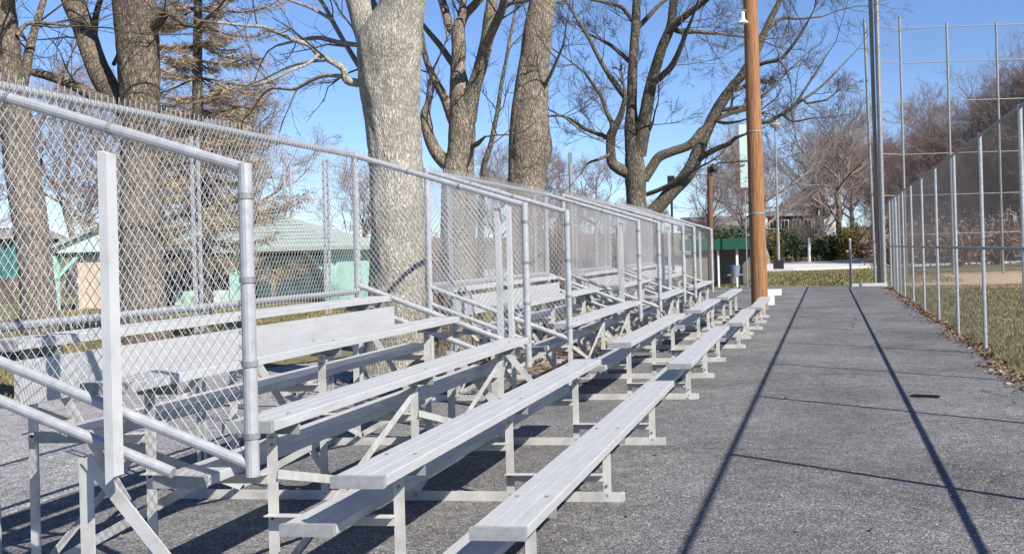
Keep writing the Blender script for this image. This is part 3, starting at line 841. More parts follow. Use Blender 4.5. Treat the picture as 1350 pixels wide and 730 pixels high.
house("low white house behind the farthest bleacher, left of the brown lamp post", -9.5, 120, 8, 7, .5, 3.6, 5.2, MAT['far_wall'], MAT['far_roof'], 3)

SKEL = {
 'T1': [
  [(-7.74,7,0.03,0.231),(-7.79,7,0.65,0.195),(-7.83,7,1.54,0.178),(-7.94,7,2.43,0.187),(-8.07,7,3.42,0.178),(-8.15,7,3.96,0.161),(-8.21,7,4.68,0.143),(-8.27,7,5.49,0.134),(-8.3,7,6.48,0.107)],
  [(-8.03,7,3.33,0.071),(-8.2,7.47,4.23,0.046),(-8.24,7.68,4.65,0.038),(-8.28,8,5.3,0.029)],
  [(-8.17,7,4.5,0.071),(-7.73,6.73,4.93,0.052),(-7.12,6.4,5.4,0.034)],
  [(-8.01,7,4.24,0.027),(-7.97,7.14,4.41,0.023),(-7.85,7.29,4.44,0.02),(-7.69,7.5,4.44,0.015)],
  [(-7.96,7,2.97,0.045),(-8.13,7.61,3.41,0.028),(-8.46,8.4,4.12,0.02)],
 ],
 'T2': [
  [(-7.7,8.8,-0.42,0.365),(-7.7,8.8,0.29,0.335),(-7.7,8.8,0.79,0.314),(-7.69,8.8,1.5,0.274),(-7.68,8.8,2.11,0.264),(-7.67,8.8,3.02,0.254),(-7.66,8.8,3.84,0.254),(-7.67,8.8,4.45,0.264),(-7.71,8.8,5.06,0.284),(-7.72,8.8,5.77,0.254),(-7.73,8.8,7.1,0.203)],
  [(-7.83,8.8,3.54,0.132),(-8.1,8.88,3.79,0.143),(-8.32,8.96,4.05,0.145),(-8.52,9.05,4.38,0.135),(-8.76,9.17,4.87,0.137),(-8.98,9.27,5.24,0.138),(-9.15,9.38,5.71,0.118),(-9.39,9.6,6.66,0.087)],
  [(-7.89,8.8,3.54,0.081),(-8.02,8.73,3.66,0.091),(-8.21,8.64,3.76,0.081),(-8.45,8.53,3.92,0.07),(-8.74,8.4,4.04,0.06),(-8.96,8.31,4.11,0.045),(-9.12,8.2,4.32,0.03)],
  [(-8.63,9.2,4.45,0.042),(-8.71,9.34,4.76,0.048),(-8.77,9.5,5.12,0.039),(-8.76,9.7,5.55,0.033)],
  [(-7.47,8.8,4.64,0.081),(-7.3,8.72,4.76,0.08),(-7.16,8.65,4.85,0.07),(-6.98,8.58,4.75,0.05),(-6.78,8.5,4.6,0.03)],
  [(-7.72,8.8,5.06,0.102),(-7.87,8.61,5.33,0.08),(-7.85,8.3,5.84,0.059)],
  [(-7.62,8.8,5.26,0.101),(-7.6,9.22,5.78,0.084),(-7.67,9.8,6.59,0.054)],
  [(-8.39,9.3,4.31,0.027),(-8.4,9.5,4.62,0.021),(-8.48,9.8,5.12,0.016)],
 ],
 'T3': [
  [(-3.88,8,-1.24,0.431),(-3.85,8,-0.14,0.376),(-3.82,8,0.69,0.339),(-3.8,8,1.15,0.321),(-3.79,8,1.61,0.312),(-3.78,8,2.34,0.312),(-3.79,8,3.07,0.33),(-3.81,8,3.72,0.367),(-3.79,8,4.13,0.385),(-3.66,8,4.49,0.284),(-3.59,8,4.9,0.256),(-3.52,8,5.72,0.22),(-3.45,8,6.63,0.183)],
  [(-3.85,8,3.44,0.202),(-3.96,8.06,3.87,0.222),(-4.1,8.11,4.29,0.204),(-4.24,8.16,4.65,0.168),(-4.37,8.21,5.05,0.16),(-4.53,8.3,5.79,0.133)],
  [(-4.04,8,3.54,0.055),(-4.13,7.94,3.62,0.055),(-4.3,7.84,3.66,0.05),(-4.33,7.76,3.8,0.038),(-4.54,7.62,3.94,0.034),(-4.62,7.54,4.04,0.03),(-4.77,7.44,4.1,0.027),(-5.03,7.27,4.22,0.023),(-5.2,7.16,4.23,0.019),(-5.46,7,4.25,0.014)],
  [(-4.34,7.8,3.7,0.029),(-4.62,7.93,3.75,0.026),(-4.89,8.06,3.71,0.023),(-5.16,8.19,3.65,0.022),(-5.6,8.37,3.69,0.018),(-5.99,8.6,3.43,0.012)],
  [(-4.1,8,4.08,0.032),(-4.29,8.14,4.14,0.03),(-4.65,8.39,4.24,0.029),(-5.05,8.66,4.37,0.027),(-5.47,8.93,4.41,0.02),(-5.9,9.2,4.42,0.015)],
  [(-4.08,8,3.68,0.037),(-4.25,8.12,3.85,0.034),(-4.53,8.34,4.19,0.03),(-4.78,8.54,4.52,0.029),(-4.94,8.68,4.74,0.026),(-5.11,8.8,4.95,0.024)],
  [(-4.76,8.5,4.53,0.025),(-4.8,8.48,4.57,0.023),(-5.02,8.39,4.7,0.021),(-5.25,8.3,4.79,0.017),(-5.51,8.2,4.9,0.013)],
  [(-4.49,7.5,3.92,0.021),(-4.57,7.36,3.79,0.018),(-4.68,7.2,3.7,0.016),(-4.79,7.01,3.58,0.013),(-4.93,6.8,3.48,0.009)],
  [(-4.45,7.6,3.87,0.02),(-4.71,7.7,3.88,0.018),(-5.04,7.83,3.86,0.016),(-5.48,8,3.75,0.011)],
 ],
 'T4': [
  [(-4.12,11,-1,0.305),(-4.09,11,0.24,0.272),(-4.05,11,1.6,0.249),(-4.02,11,2.62,0.238),(-3.96,11,3.07,0.204),(-3.93,11,3.46,0.192),(-3.94,11,3.88,0.17),(-3.98,11,4.26,0.113),(-3.96,11,4.54,0.107),(-3.96,11,4.88,0.096),(-3.87,11,5.08,0.073),(-3.71,11,5.23,0.062),(-3.52,11,5.44,0.056),(-3.28,11,5.85,0.045)],
  [(-3.84,11,3.51,0.124),(-3.77,10.94,3.86,0.124),(-3.68,10.9,4.08,0.101),(-3.58,10.86,4.32,0.095),(-3.47,10.81,4.64,0.089),(-3.4,10.75,4.96,0.083),(-3.34,10.71,5.23,0.077),(-3.25,10.6,5.85,0.066)],
  [(-3.48,10.8,4.57,0.067),(-3.26,10.53,4.8,0.065),(-3.06,10.28,5,0.059),(-2.92,10,5.25,0.052)],
  [(-3.11,10.4,4.99,0.038),(-2.97,10.35,5.07,0.032),(-2.75,10.28,5.07,0.027),(-2.51,10.2,5.14,0.021)],
  [(-3.96,11,4.82,0.068),(-4.1,11.07,4.92,0.068),(-4.2,11.18,5.16,0.063),(-4.33,11.33,5.49,0.058),(-4.55,11.6,6.1,0.047)],
  [(-3.95,11,4.9,0.057),(-3.97,11.19,5.15,0.052),(-4.01,11.5,5.57,0.047)],
  [(-4.06,11,3.5,0.079),(-4.1,10.95,3.63,0.073),(-4.16,10.86,3.87,0.067),(-4.26,10.76,4.12,0.056),(-4.32,10.69,4.3,0.047),(-4.35,10.62,4.49,0.04),(-4.35,10.5,4.8,0.033)],
  [(-4.02,11,4.34,0.057),(-4.15,11.12,4.48,0.051),(-4.36,11.32,4.73,0.046),(-4.65,11.57,5.03,0.038),(-4.92,11.8,5.33,0.03)],
  [(-4.09,11,2.8,0.125),(-4.22,10.96,2.93,0.107),(-4.34,10.91,3.1,0.096),(-4.42,10.86,3.35,0.084),(-4.44,10.8,3.61,0.067),(-4.38,10.76,3.79,0.034),(-4.32,10.7,4.06,0.022)],
  [(-3.84,11,3.15,0.045),(-3.67,10.84,3.15,0.039),(-3.46,10.6,3.23,0.016)],
 ],
 'T5': [
  [(-3.61,13,-0.83,0.355),(-3.58,13,0.31,0.304),(-3.55,13,1.58,0.279),(-3.52,13,2.46,0.279),(-3.48,13,2.9,0.317),(-3.42,13,3.28,0.355),(-3.42,13,3.66,0.317),(-3.41,13,3.98,0.291),(-3.35,13,4.55,0.253),(-3.26,13,5.18,0.253),(-3.15,13,5.74,0.215),(-3.02,13,6.36,0.202),(-2.85,13,7.49,0.177)],
  [(-3.24,13,4.16,0.038),(-2.97,12.76,4.49,0.027),(-2.71,12.5,4.86,0.018)],
  [(-3.12,13,3.8,0.02),(-2.85,12.85,3.77,0.019),(-2.68,12.74,3.66,0.017),(-2.49,12.6,3.49,0.015)],
  [(-3.16,13,5.55,0.076),(-3.47,13.22,6.07,0.064),(-3.73,13.5,6.8,0.052)],
  [(-3.67,12.88,1.58,0.151),(-3.65,12.88,2.46,0.151),(-3.61,12.89,3.03,0.176),(-3.59,12.89,3.53,0.164),(-3.52,12.89,4.16,0.139),(-3.43,12.9,4.72,0.113),(-3.34,12.9,5.22,0.063)],
 ],
 'T7': [
  [(-5,15,0.32,0.071),(-4.96,15,2.03,0.065),(-4.88,15,3.1,0.057),(-4.8,15,3.38,0.054),(-4.72,15,3.6,0.051),(-4.64,15,3.94,0.047),(-4.57,15,4.22,0.043),(-4.51,15,4.57,0.04),(-4.45,15,4.86,0.037),(-4.37,15,5.21,0.033),(-4.3,15,5.56,0.028),(-4.2,15,5.98,0.023),(-4.1,15,6.54,0.017)],
  [(-4.44,15,4.97,0.023),(-4.37,15.2,5.39,0.019),(-4.15,15.4,5.7,0.014)],
 ],
 'T6': [
  [(-3.85,26,-0.45,0.46),(-3.8,26,1.3,0.372),(-3.77,26,2.4,0.295),(-3.78,26,3.05,0.285),(-3.79,26,3.62,0.306),(-3.81,26,4.26,0.263),(-3.86,26,5.03,0.23),(-3.86,26,5.58,0.164),(-3.82,26,6.28,0.142),(-3.75,26,7.22,0.131),(-3.66,26,8.13,0.131),(-3.62,26,8.74,0.12),(-3.53,26,9.83,0.109),(-3.4,26,11.14,0.087)],
  [(-3.68,26,4.26,0.219),(-3.54,25.91,4.9,0.207),(-3.45,25.85,5.32,0.185),(-3.23,25.72,6.21,0.162),(-3.03,25.64,6.79,0.151),(-2.83,25.56,7.3,0.14),(-2.59,25.48,7.81,0.128),(-2.47,25.38,8.53,0.117),(-2.28,25.2,9.75,0.085)],
  [(-2.72,25.5,7.61,0.107),(-2.44,25.34,7.81,0.106),(-2.09,25.15,8.03,0.095),(-1.63,24.91,8.27,0.084),(-1.08,24.6,8.58,0.066)],
  [(-2.59,25.5,7.79,0.086),(-2.3,25.57,7.66,0.075),(-1.88,25.67,7.66,0.064),(-1.31,25.8,7.59,0.043)],
  [(-3.17,25.6,6.25,0.097),(-2.88,25.42,6.4,0.094),(-2.56,25.21,6.63,0.085),(-2.33,24.97,6.95,0.074),(-2.1,24.69,7.35,0.062),(-1.86,24.4,7.75,0.041)],
  [(-3.85,26,3.67,0.175),(-4.02,25.96,3.76,0.175),(-4.27,25.91,3.9,0.164),(-4.44,25.86,4.08,0.153),(-4.46,25.78,4.49,0.131),(-4.41,25.71,4.85,0.131),(-4.24,25.65,5.14,0.098),(-4.06,25.58,5.47,0.086),(-3.95,25.5,5.84,0.065)],
  [(-4.41,25.7,4.85,0.087),(-4.36,25.59,5.14,0.076),(-4.48,25.46,5.47,0.065),(-4.59,25.3,5.89,0.056),(-4.81,25.13,6.26,0.043),(-4.99,25,6.55,0.034)],
  [(-4.46,25.7,4.72,0.078),(-4.68,25.83,4.85,0.066),(-5.27,26.15,5.11,0.055),(-5.56,26.32,5.32,0.045),(-5.76,26.44,5.45,0.04),(-6.07,26.6,5.58,0.029)],
  [(-4.49,25.7,4.28,0.054),(-4.75,25.52,4.15,0.043),(-5.04,25.32,4.02,0.032),(-5.22,25.1,3.71,0.021)],
  [(-3.86,26,5.8,0.099),(-4.02,25.95,5.95,0.092),(-4.26,25.85,6.3,0.087),(-4.46,25.77,6.6,0.076),(-4.69,25.66,7.03,0.065),(-4.9,25.54,7.5,0.056),(-5.15,25.42,7.97,0.048),(-5.38,25.31,8.39,0.039),(-5.61,25.2,8.79,0.03)],
  [(-3.78,26,6.89,0.077),(-4.08,26.18,7.18,0.066),(-4.42,26.39,7.5,0.056),(-4.82,26.6,7.78,0.045),(-5.24,26.8,8.01,0.029)],
  [(-3.71,26,8.09,0.066),(-4.02,25.8,8.5,0.057),(-4.42,25.64,8.62,0.048),(-5.04,25.4,8.74,0.035)],
  [(-3.62,26,7.91,0.077),(-3.31,26.18,8.28,0.066),(-3.03,26.33,8.61,0.057),(-2.67,26.5,8.91,0.044)],
  [(-3.54,26,3.55,0.131),(-3.34,26.05,3.87,0.142),(-3.1,26.1,4.2,0.142),(-2.75,26.15,4.34,0.131),(-2.27,26.22,4.5,0.131),(-2.02,26.26,4.71,0.131),(-1.85,26.3,4.93,0.12)],
  [(-3.49,26,4.79,0.077),(-3.3,25.82,5.03,0.065),(-3.19,25.7,5.18,0.032)],
  [(-3.5,26.2,3.14,0.066),(-3.09,25.99,3.25,0.065),(-2.66,25.76,3.42,0.06),(-2.25,25.53,3.62,0.053),(-2.02,25.4,3.73,0.043)],
 ],
 'T8': [
  [(-4.22,28,-0.11,0.373),(-3.98,28,1.52,0.28),(-3.67,28,2.51,0.221),(-3.33,28,2.94,0.221),(-2.99,28,3.3,0.221),(-2.66,28,3.62,0.22),(-2.37,28,4.02,0.208),(-2.17,28,4.48,0.208),(-1.99,28,4.89,0.196),(-1.72,28,5.43,0.173),(-1.43,28,5.9,0.161),(-1.07,28,6.39,0.15),(-0.72,28,6.79,0.138),(-0.36,28,7.34,0.126),(-0.12,28,7.84,0.115),(0.15,28,8.4,0.096),(0.39,28,8.84,0.08),(0.68,28,9.51,0.059)],
  [(-2.3,28,4.07,0.093),(-2,27.86,4.32,0.092),(-1.56,27.68,4.52,0.08),(-1.2,27.55,4.63,0.068),(-0.96,27.44,4.79,0.05),(-0.62,27.3,4.89,0.031)],
  [(-1.68,28,5.43,0.06),(-1.31,27.69,5.28,0.05),(-0.83,27.3,5.26,0.034)],
  [(-1.56,28,5.68,0.069),(-1.09,27.97,5.74,0.06),(-0.63,27.95,5.74,0.05),(-0.16,27.92,5.28,0.064),(0.46,27.88,5.52,0.055),(1.03,27.84,5.88,0.05),(1.17,27.83,5.78,0.036),(1.75,27.8,5.84,0.027)],
  [(0.73,27.8,5.64,0.041),(1.2,27.71,6.3,0.034),(1.78,27.6,7.14,0.02)],
  [(1.03,27.8,5.87,0.041),(1.65,28.06,6.33,0.034),(2.38,28.4,7.08,0.021)],
  [(0.39,27.8,5.49,0.036),(0.73,27.59,5.23,0.032),(1.28,27.3,5.26,0.022)],
  [(-0.63,28,6.85,0.069),(-0.11,27.82,7.03,0.059),(0.37,27.66,7.09,0.057),(0.6,27.56,7.26,0.054),(0.86,27.42,7.54,0.045),(1.23,27.2,8.03,0.031)],
  [(0.38,27.5,7.06,0.036),(0.57,27.5,6.76,0.029),(0.71,27.5,6.3,0.02)],
  [(-0.98,28,5.58,0.046),(-0.18,28.31,6.12,0.039),(0.47,28.6,6.73,0.028)],
  [(0,28,8.06,0.069),(0.46,28.19,8.42,0.055),(1.03,28.37,8.42,0.037),(1.72,28.6,8.5,0.023)],
  [(-1.15,28,6.28,0.081),(-0.86,28.18,6.36,0.069),(-0.52,28.4,6.54,0.058)],
 ],
}

# ------------------------------------------------------------------ trees
def catmull(pts, sub):
    """smooth a polyline of (x,y,z,r)"""
    P = np.asarray(pts, float)
    if len(P) < 3: 
        t = np.linspace(0, 1, sub + 1)[:, None]
        return P[0] * (1 - t) + P[-1] * t
    E = np.vstack([2 * P[0] - P[1], P, 2 * P[-1] - P[-2]])
    out = []
    for i in range(1, len(E) - 2):
        for k in range(sub):
            t = k / sub
            a, b, c, d = E[i - 1], E[i], E[i + 1], E[i + 2]
            out.append(.5 * (2 * b + (c - a) * t + (2 * a - 5 * b + 4 * c - d) * t * t + (3 * b - 3 * c + d - a) * t ** 3))
    out.append(P[-1])
    out = np.array(out); out[:, 3] = np.maximum(out[:, 3], .0015)
    return out

class Twigs:
    """recursive twigs, collected by segment count and drawn in one vectorised pass"""
    def __init__(s, r): s.b = {}; s.r = r
    def put(s, P, Rr):
        s.b.setdefault((len(P), 5 if Rr[0] > .02 else 3), []).append((P, Rr))
    def grow(s, p, d, L, r, lvl, up=.12, nchild=(4, 7), ang=(25, 55), ratio=(.4, .7), wob=.16, rmin=.002):
        rnd = s.r
        n = 5 if lvl > 1 else 4
        P = [np.array(p, float)]; d = np.array(d, float)
        for i in range(n - 1):
            d = d + rnd.normal(0, wob, 3) + np.array((0, 0, up))
            d /= np.linalg.norm(d)
            P.append(P[-1] + d * L / (n - 1))
        P = np.array(P); Rr = np.linspace(r, max(r * .35, rmin * .6), n)
        s.put(P, Rr)
        if lvl <= 0: return
        for _ in range(rnd.integers(*nchild)):
            t = rnd.uniform(.2, .98) * (n - 1); i = min(int(t), n - 2); f = t - i
            q = P[i] * (1 - f) + P[i + 1] * f
            ax = P[i + 1] - P[i]; ax /= np.linalg.norm(ax)
            side = np.cross(ax, rnd.normal(0, 1, 3)); side /= np.linalg.norm(side) + 1e-9
            a = R(rnd.uniform(*ang))
            s.grow(q, ax * math.cos(a) + side * math.sin(a), L * rnd.uniform(*ratio) * (1.15 - .5 * t / n), max(r * .55 * (1 - .4 * t / n), rmin), lvl - 1, up, nchild, ang, ratio, wob, rmin)
    def into(s, mb):
        for (n, k), L in s.b.items():
            mb.tubes(np.array([a for a, _ in L]), np.array([b for _, b in L]), k)

def vnoise(a, z, seed, fa, fz):
    """periodic-in-angle value noise for bark relief"""
    g = np.random.default_rng(seed).random((fa, 64))
    u = (a / (2 * math.pi) * fa) % fa; v = (z * fz) % 63
    i = u.astype(int); j = v.astype(int); fu = u - i; fv = v - j
    fu = fu * fu * (3 - 2 * fu); fv = fv * fv * (3 - 2 * fv)
    i2 = (i + 1) % fa; i = i % fa
    return (g[i, j] * (1 - fu) + g[i2, j] * fu) * (1 - fv) + (g[i, j + 1] * (1 - fu) + g[i2, j + 1] * fu) * fv

def trunk_mesh(mb, pts, k, sub, seed, relief, flare=0.0):
    Q = catmull(pts, sub)
    P, rad = Q[:, :3], Q[:, 3]
    n = len(P)
    T = np.gradient(P, axis=0); T /= np.linalg.norm(T, axis=1, keepdims=True)
    ref = np.array((0.0, 1.0, 0.0)) if abs(T[:, 1]).max() < .9 else np.array((1.0, 0, 0))
    A = np.cross(T, ref); A /= np.linalg.norm(A, axis=1, keepdims=True); B = np.cross(T, A)
    th = np.arange(k) * 2 * math.pi / k
    s = np.concatenate([[0], np.cumsum(np.linalg.norm(np.diff(P, axis=0), axis=1))])
    a = np.broadcast_to(th, (n, k)); z = np.broadcast_to(s[:, None], (n, k)) + .15 * np.sin(a * 3 + seed)
    lump = vnoise(a, z, seed, 5, 1.3) - .5
    ridge = np.abs(vnoise(a, z, seed + 1, max(8, k // 5), 5.0) - .5) * 2
    rr = rad[:, None] * (1 + .16 * lump + relief * (ridge - .4))
    if flare:
        rr = rr * (1 + flare * np.exp(-np.maximum(P[:, 2], 0) / .28)[:, None] * (1 + .5 * np.sin(th * 5 + seed))[None, :])
    V = P[:, None, :] + rr[:, :, None] * (np.cos(th)[None, :, None] * A[:, None, :] + np.sin(th)[None, :, None] * B[:, None, :])
    idx = np.arange(n * k).reshape(n, k)
    p, q = idx[:-1], idx[1:]
    mb.add(V.reshape(-1, 3), np.stack([p, np.roll(p, -1, 1), np.roll(q, -1, 1), q], -1).reshape(-1, 4))
    return Q

def limb_twigs(tw, Q, dens, Lr, lvl, rmax=.12, up=.08, **kw):
    """sprout twigs along a smoothed limb"""
    seg = np.linalg.norm(np.diff(Q[:, :3], axis=0), axis=1)
    for i in range(len(seg)):
        r = Q[i, 3]
        if r > rmax: continue
        for _ in range(tw.r.poisson(seg[i] * dens)):
            f = tw.r.random(); p = Q[i, :3] * (1 - f) + Q[i + 1, :3] * f
            ax = (Q[i + 1, :3] - Q[i, :3]) / (seg[i] + 1e-9)
            side = np.cross(ax, tw.r.normal(0, 1, 3)); side /= np.linalg.norm(side) + 1e-9
            a = R(tw.r.uniform(30, 65))
            tw.grow(p, ax * math.cos(a) + side * math.sin(a), tw.r.uniform(*Lr), min(r * .5, .016), lvl, up, **kw)
    # the tip goes on as a twig
    d = Q[-1, :3] - Q[-2, :3]
    tw.grow(Q[-1, :3], d / (np.linalg.norm(d) + 1e-9), tw.r.uniform(*Lr) * 1.2, Q[-1, 3] * .9, lvl, up, **kw)

def big_tree(key, label, m, k, dens, Lr, lvl, relief=.05, flare=.35, twmat='twig', rmin=.0025, **kw):
    limbs = SKEL[key]
    x, y = limbs[0][0][:2]
    base = list(limbs[0][0]); 
    t = thing("tree", label, "tree", (x, y, 0))
    tr = [tuple(q) for q in limbs[0]]
    # carry the trunk straight down into the ground below its lowest seen point
    if tr[0][2] > -.1:
        tr = [(tr[0][0], tr[0][1], -.15, tr[0][3] * 1.15)] + tr
    tr = [q for i, q in enumerate(tr) if i == 0 or q[2] > tr[0][2] + .05 or i > 2]
    tw = Twigs(np.random.default_rng(sum(map(ord, key)) * 7))
    mb = MB(); Q = trunk_mesh(mb, tr, k, 14 if k > 50 else 8, sum(map(ord, key)), relief, flare)
    mb.build("trunk", m, t, smooth=True)
    limb_twigs(tw, Q, dens, Lr, lvl, rmin=rmin, **kw)
    for i, L in enumerate(limbs[1:]):
        mb = MB(); kk = max(8, int(k * .5))
        Q = trunk_mesh(mb, L, kk, 6, i + 31, relief, 0)
        mb.build("limb", m, t, smooth=True)
        limb_twigs(tw, Q, dens, Lr, lvl, rmin=rmin, **kw)
    mb = MB(); tw.into(mb)
    o = mb.build("twigs", MAT[twmat], t); o["kind"] = "stuff"
    return t

big_tree('T3', "thick pale grey-barked tree forking at the top, right behind the nearest bleacher", MAT['bark_pale'], 96, .9, (.5, 1.3), 2, relief=.06, ang=(20, 50), up=-.02)
big_tree('T1', "dark leaning trunk cut by the left edge of the photo", MAT['bark_brown'], 56, 2.2, (.6, 1.5), 2, relief=.07)
big_tree('T2', "brown furrowed tree with a low leftward limb, in front of the pavilion", MAT['bark_brown'], 72, 1.8, (.6, 1.6), 2, relief=.06)
big_tree('T4', "tan many-stemmed tree with sawn knots, just right of the thick pale tree", MAT['bark_tan'], 56, 1.6, (.5, 1.2), 2, relief=.07)
big_tree('T5', "tall tan trunk with a swollen burl, leaning right behind the bleacher", MAT['bark_tan'], 64, 1.2, (.5, 1.2), 2, relief=.06)
big_tree('T7', "slender bare sapling between the tan many-stemmed tree and the burled trunk", MAT['bark_dark'], 10, 2.5, (.4, 1.0), 2, relief=.03, flare=.1)
big_tree('T6', "dark wide-spreading bare tree left of the wooden pole", MAT['bark_dark'], 48, 1.5, (.7, 1.9), 3, relief=.06, rmin=.004)
big_tree('T8', "bare tree leaning far right, its limbs passing behind the wooden pole", MAT['bark_dark'], 36, .95, (.7, 1.8), 3, relief=.06, rmin=.004)

# golden conifer behind the second trunk
def conifer():
    cx, cy = -11.2, 16.0
    t = thing("conifer", "tan drooping conifer standing left of the thick pale tree", "conifer", (cx, cy, 0))
    mb = MB(); zz = np.linspace(-.1, 11.5, 24)
    mb.tube(np.stack([cx + .04 * np.sin(zz), np.full(24, cy), zz], 1), np.linspace(.16, .03, 24), 12); mb.build("trunk", MAT['bark_dark'], t, smooth=True)
    r = np.random.default_rng(5); tw = MB(); B = {}
    V = []
    P_ = []; Rr_ = []
    z = 1.6
    while z < 11.2:
        L0 = 2.25 * (1 - (z / 13) ** 1.5) * r.uniform(.75, 1.15)
        a0 = r.uniform(0, 6.28)
        for b in range(r.integers(6, 8)):
            a = a0 + b * 6.283 / 6.6 + r.normal(0, .25); L = L0 * r.uniform(.5, 1.1)
            s = np.linspace(0, 1, 7)
            rise = r.uniform(-.05, .28)
            px_ = cx + np.cos(a) * L * s; py_ = cy + np.sin(a) * L * s
            pz = z + L * (rise * s - .50 * s ** 1.3 + .42 * s ** 3)
            P = np.stack([px_, py_, pz], 1); P_.append(P); Rr_.append(np.linspace(.025, .006, 7))
            for q in range(int(L * 250)):
                f = r.uniform(.12, 1) ** .8 * 6; i = min(int(f), 5); c = P[i] * (1 - (f - i)) + P[i + 1] * (f - i) + r.normal(0, 1, 3) * (.05, .05, .04) * L
                aa = a + r.choice((-1, 1)) * r.uniform(.2, 1.7); l = r.uniform(.07, .24); w = r.uniform(.004, .010)
                d = np.array((math.cos(aa), math.sin(aa), r.uniform(-.8, .45))) * l
                sd = np.cross(d, r.normal(0, 1, 3)); sd = sd / np.linalg.norm(sd) * w
                V.append((c - sd, c + sd, c + d * .6 + sd * .8, c + d)); 
        z += r.uniform(.24, .44)
    tw.tubes(np.array(P_), np.array(Rr_), 4)
    o = tw.build("branches", MAT['twig'], t); o["kind"] = "stuff"
    n = MB(); V = np.array(V); n.add(V.reshape(-1, 3), np.arange(len(V) * 4).reshape(-1, 4)); o = n.build("needles", MAT['conifer'], t); o["kind"] = "stuff"
conifer()

# clumps of leaves or bare stems that read as shrubs
def shrub(name, label, cat, x, y, w, h, n, m, leaf, r, group=None, stems=0):
    z0 = float(hgt(np.array(x), np.array(y)))
    t = thing(name, label, cat, (x, y, z0), group)
    mb = MB()
    for i in range(max(5, stems)):
        a = r.uniform(0, 6.28); L = h * r.uniform(.6, 1.0); rr = w * .5 * r.uniform(.2, .9)
        mb.tube([(x + math.cos(a) * .1, y + math.sin(a) * .1, z0 - .1), (x + math.cos(a) * rr * .5, y + math.sin(a) * rr * .5, z0 + L * .5), (x + math.cos(a) * rr, y + math.sin(a) * rr, z0 + L)], [.05, .03, .012], 4, caps=False)
    o = mb.build("stems", MAT['twig'] if not stems else m, t)
    if n:
        k = r.integers(6, 10); cl = np.stack([r.normal(0, .26, k) * w, r.normal(0, .26, k) * w, r.uniform(.25, .85, k) * h], 1)
        c = cl[r.integers(0, k, n)] + r.normal(0, 1, (n, 3)) * np.array((.17 * w, .17 * w, .16 * h))
        c[:, 2] = np.clip(c[:, 2], .05, h * 1.05); c += (x, y, z0)
        d1 = r.normal(0, 1, (n, 3)); d1 /= np.linalg.norm(d1, axis=1, keepdims=True)
        d2 = np.cross(d1, r.normal(0, 1, (n, 3))); d2 /= np.linalg.norm(d2, axis=1, keepdims=True)
        s1 = r.uniform(.5, 1.2, (n, 1)) * leaf; s2 = s1 * .55
        V = np.stack([c - d1 * s1, c - d2 * s2, c + d1 * s1, c + d2 * s2], 1)
        mb = MB(); mb.add(V.reshape(-1, 3), np.arange(n * 4).reshape(-1, 4)); o = mb.build("leaves", m, t); o["kind"] = "stuff"
    return t
r = np.random.default_rng(9)

# ------------------------------------------------------------------ far bare trees: a few grown once, then copied
def far_tree(seed, H, spread, lvl, matn, r0, nlimb=8, rmin=.006):
    r = np.random.default_rng(seed); tw = Twigs(r)
    zz = np.linspace(-.3, H * .55, 8)
    P = np.stack([np.cumsum(r.normal(0, .12, 8)), np.cumsum(r.normal(0, .12, 8)), zz], 1); P[:2, :2] = 0
    mb = MB(); mb.tube(P, np.linspace(r0 * 1.15, r0 * .45, 8), 8); me_t = mb.mesh("trunk", MAT['bark_tan'], smooth=True)
    for i in range(nlimb):
        f = r.uniform(2.2, 7); j = min(int(f), 6); q = P[j] * (1 - (f - j)) + P[j + 1] * (f - j)
        a = i * 2.4 + r.normal(0, .4); el = r.uniform(.5, 1.25) if i else 1.5
        tw.grow(q, (math.cos(a) * math.cos(el) * spread, math.sin(a) * math.cos(el) * spread, math.sin(el)), H * r.uniform(.38, .58), r0 * .42, lvl, .07, (5, 8), (22, 60), (.42, .70), .17, rmin)
    mb = MB(); tw.into(mb); me_c = mb.mesh("crown", MAT[matn])
    return me_t, me_c
KINDS = [far_tree(1, 14, 1.0, 4, 'twig_far', .28), far_tree(2, 12, 1.1, 4, 'twig_red', .24), far_tree(3, 11, 1.3, 4, 'twig_far', .26, 8),
         far_tree(4, 9, 1.0, 4, 'twig_red', .16, 9)]
def place_tree(kind, x, y, s, label, group=None, name="bare_tree"):
    z = float(hgt(np.array(x), np.array(y)))
    t = thing(name, label, "tree", (x, y, z), group)
    t.rotation_euler = (0, 0, random.uniform(0, 6.28)); t.scale = (s, s, s)
    for nm, me in zip(("trunk", "crown"), KINDS[kind]):
        o = bpy.data.objects.new(nm, me); COL.objects.link(o); o.parent = t
        if nm == "crown": o["kind"] = "stuff"
    return t
place_tree(0, 4.3, 108, 1.22, "tall upright bare tree standing alone between the pole and the backstop")
place_tree(2, -2.6, 88, .95, "bare spreading tree seen just left of the wooden pole")
place_tree(1, 9.0, 128, 1.0, "reddish bare tree just left of the backstop post", )
place_tree(3, 2.2, 132, .9, "small reddish bare tree in front of the pale gabled house")
place_tree(0, -5.5, 104, .95, "bare tree between the leaning trunk and the wooden pole")
place_tree(2, 12.5, 150, 1.0, "bare tree on the bank directly behind the backstop post")
BANK = "bare trees on the bank beyond the road"
for x, y, s, k in [(6.4, 134, .95, 0), (8.2, 120, .7, 3), (10.6, 136, 1.0, 1), (5.2, 146, 1.1, 1), (12.2, 128, .9, 3), (7.4, 158, 1.2, 0), (-6.5, 138, 1.0, 3), (-10, 116, .8, 1), (9.4, 112, .55, 1)]:
    place_tree(k, x, y, s, "bare tree on the brown bank between the far road and the houses", BANK)
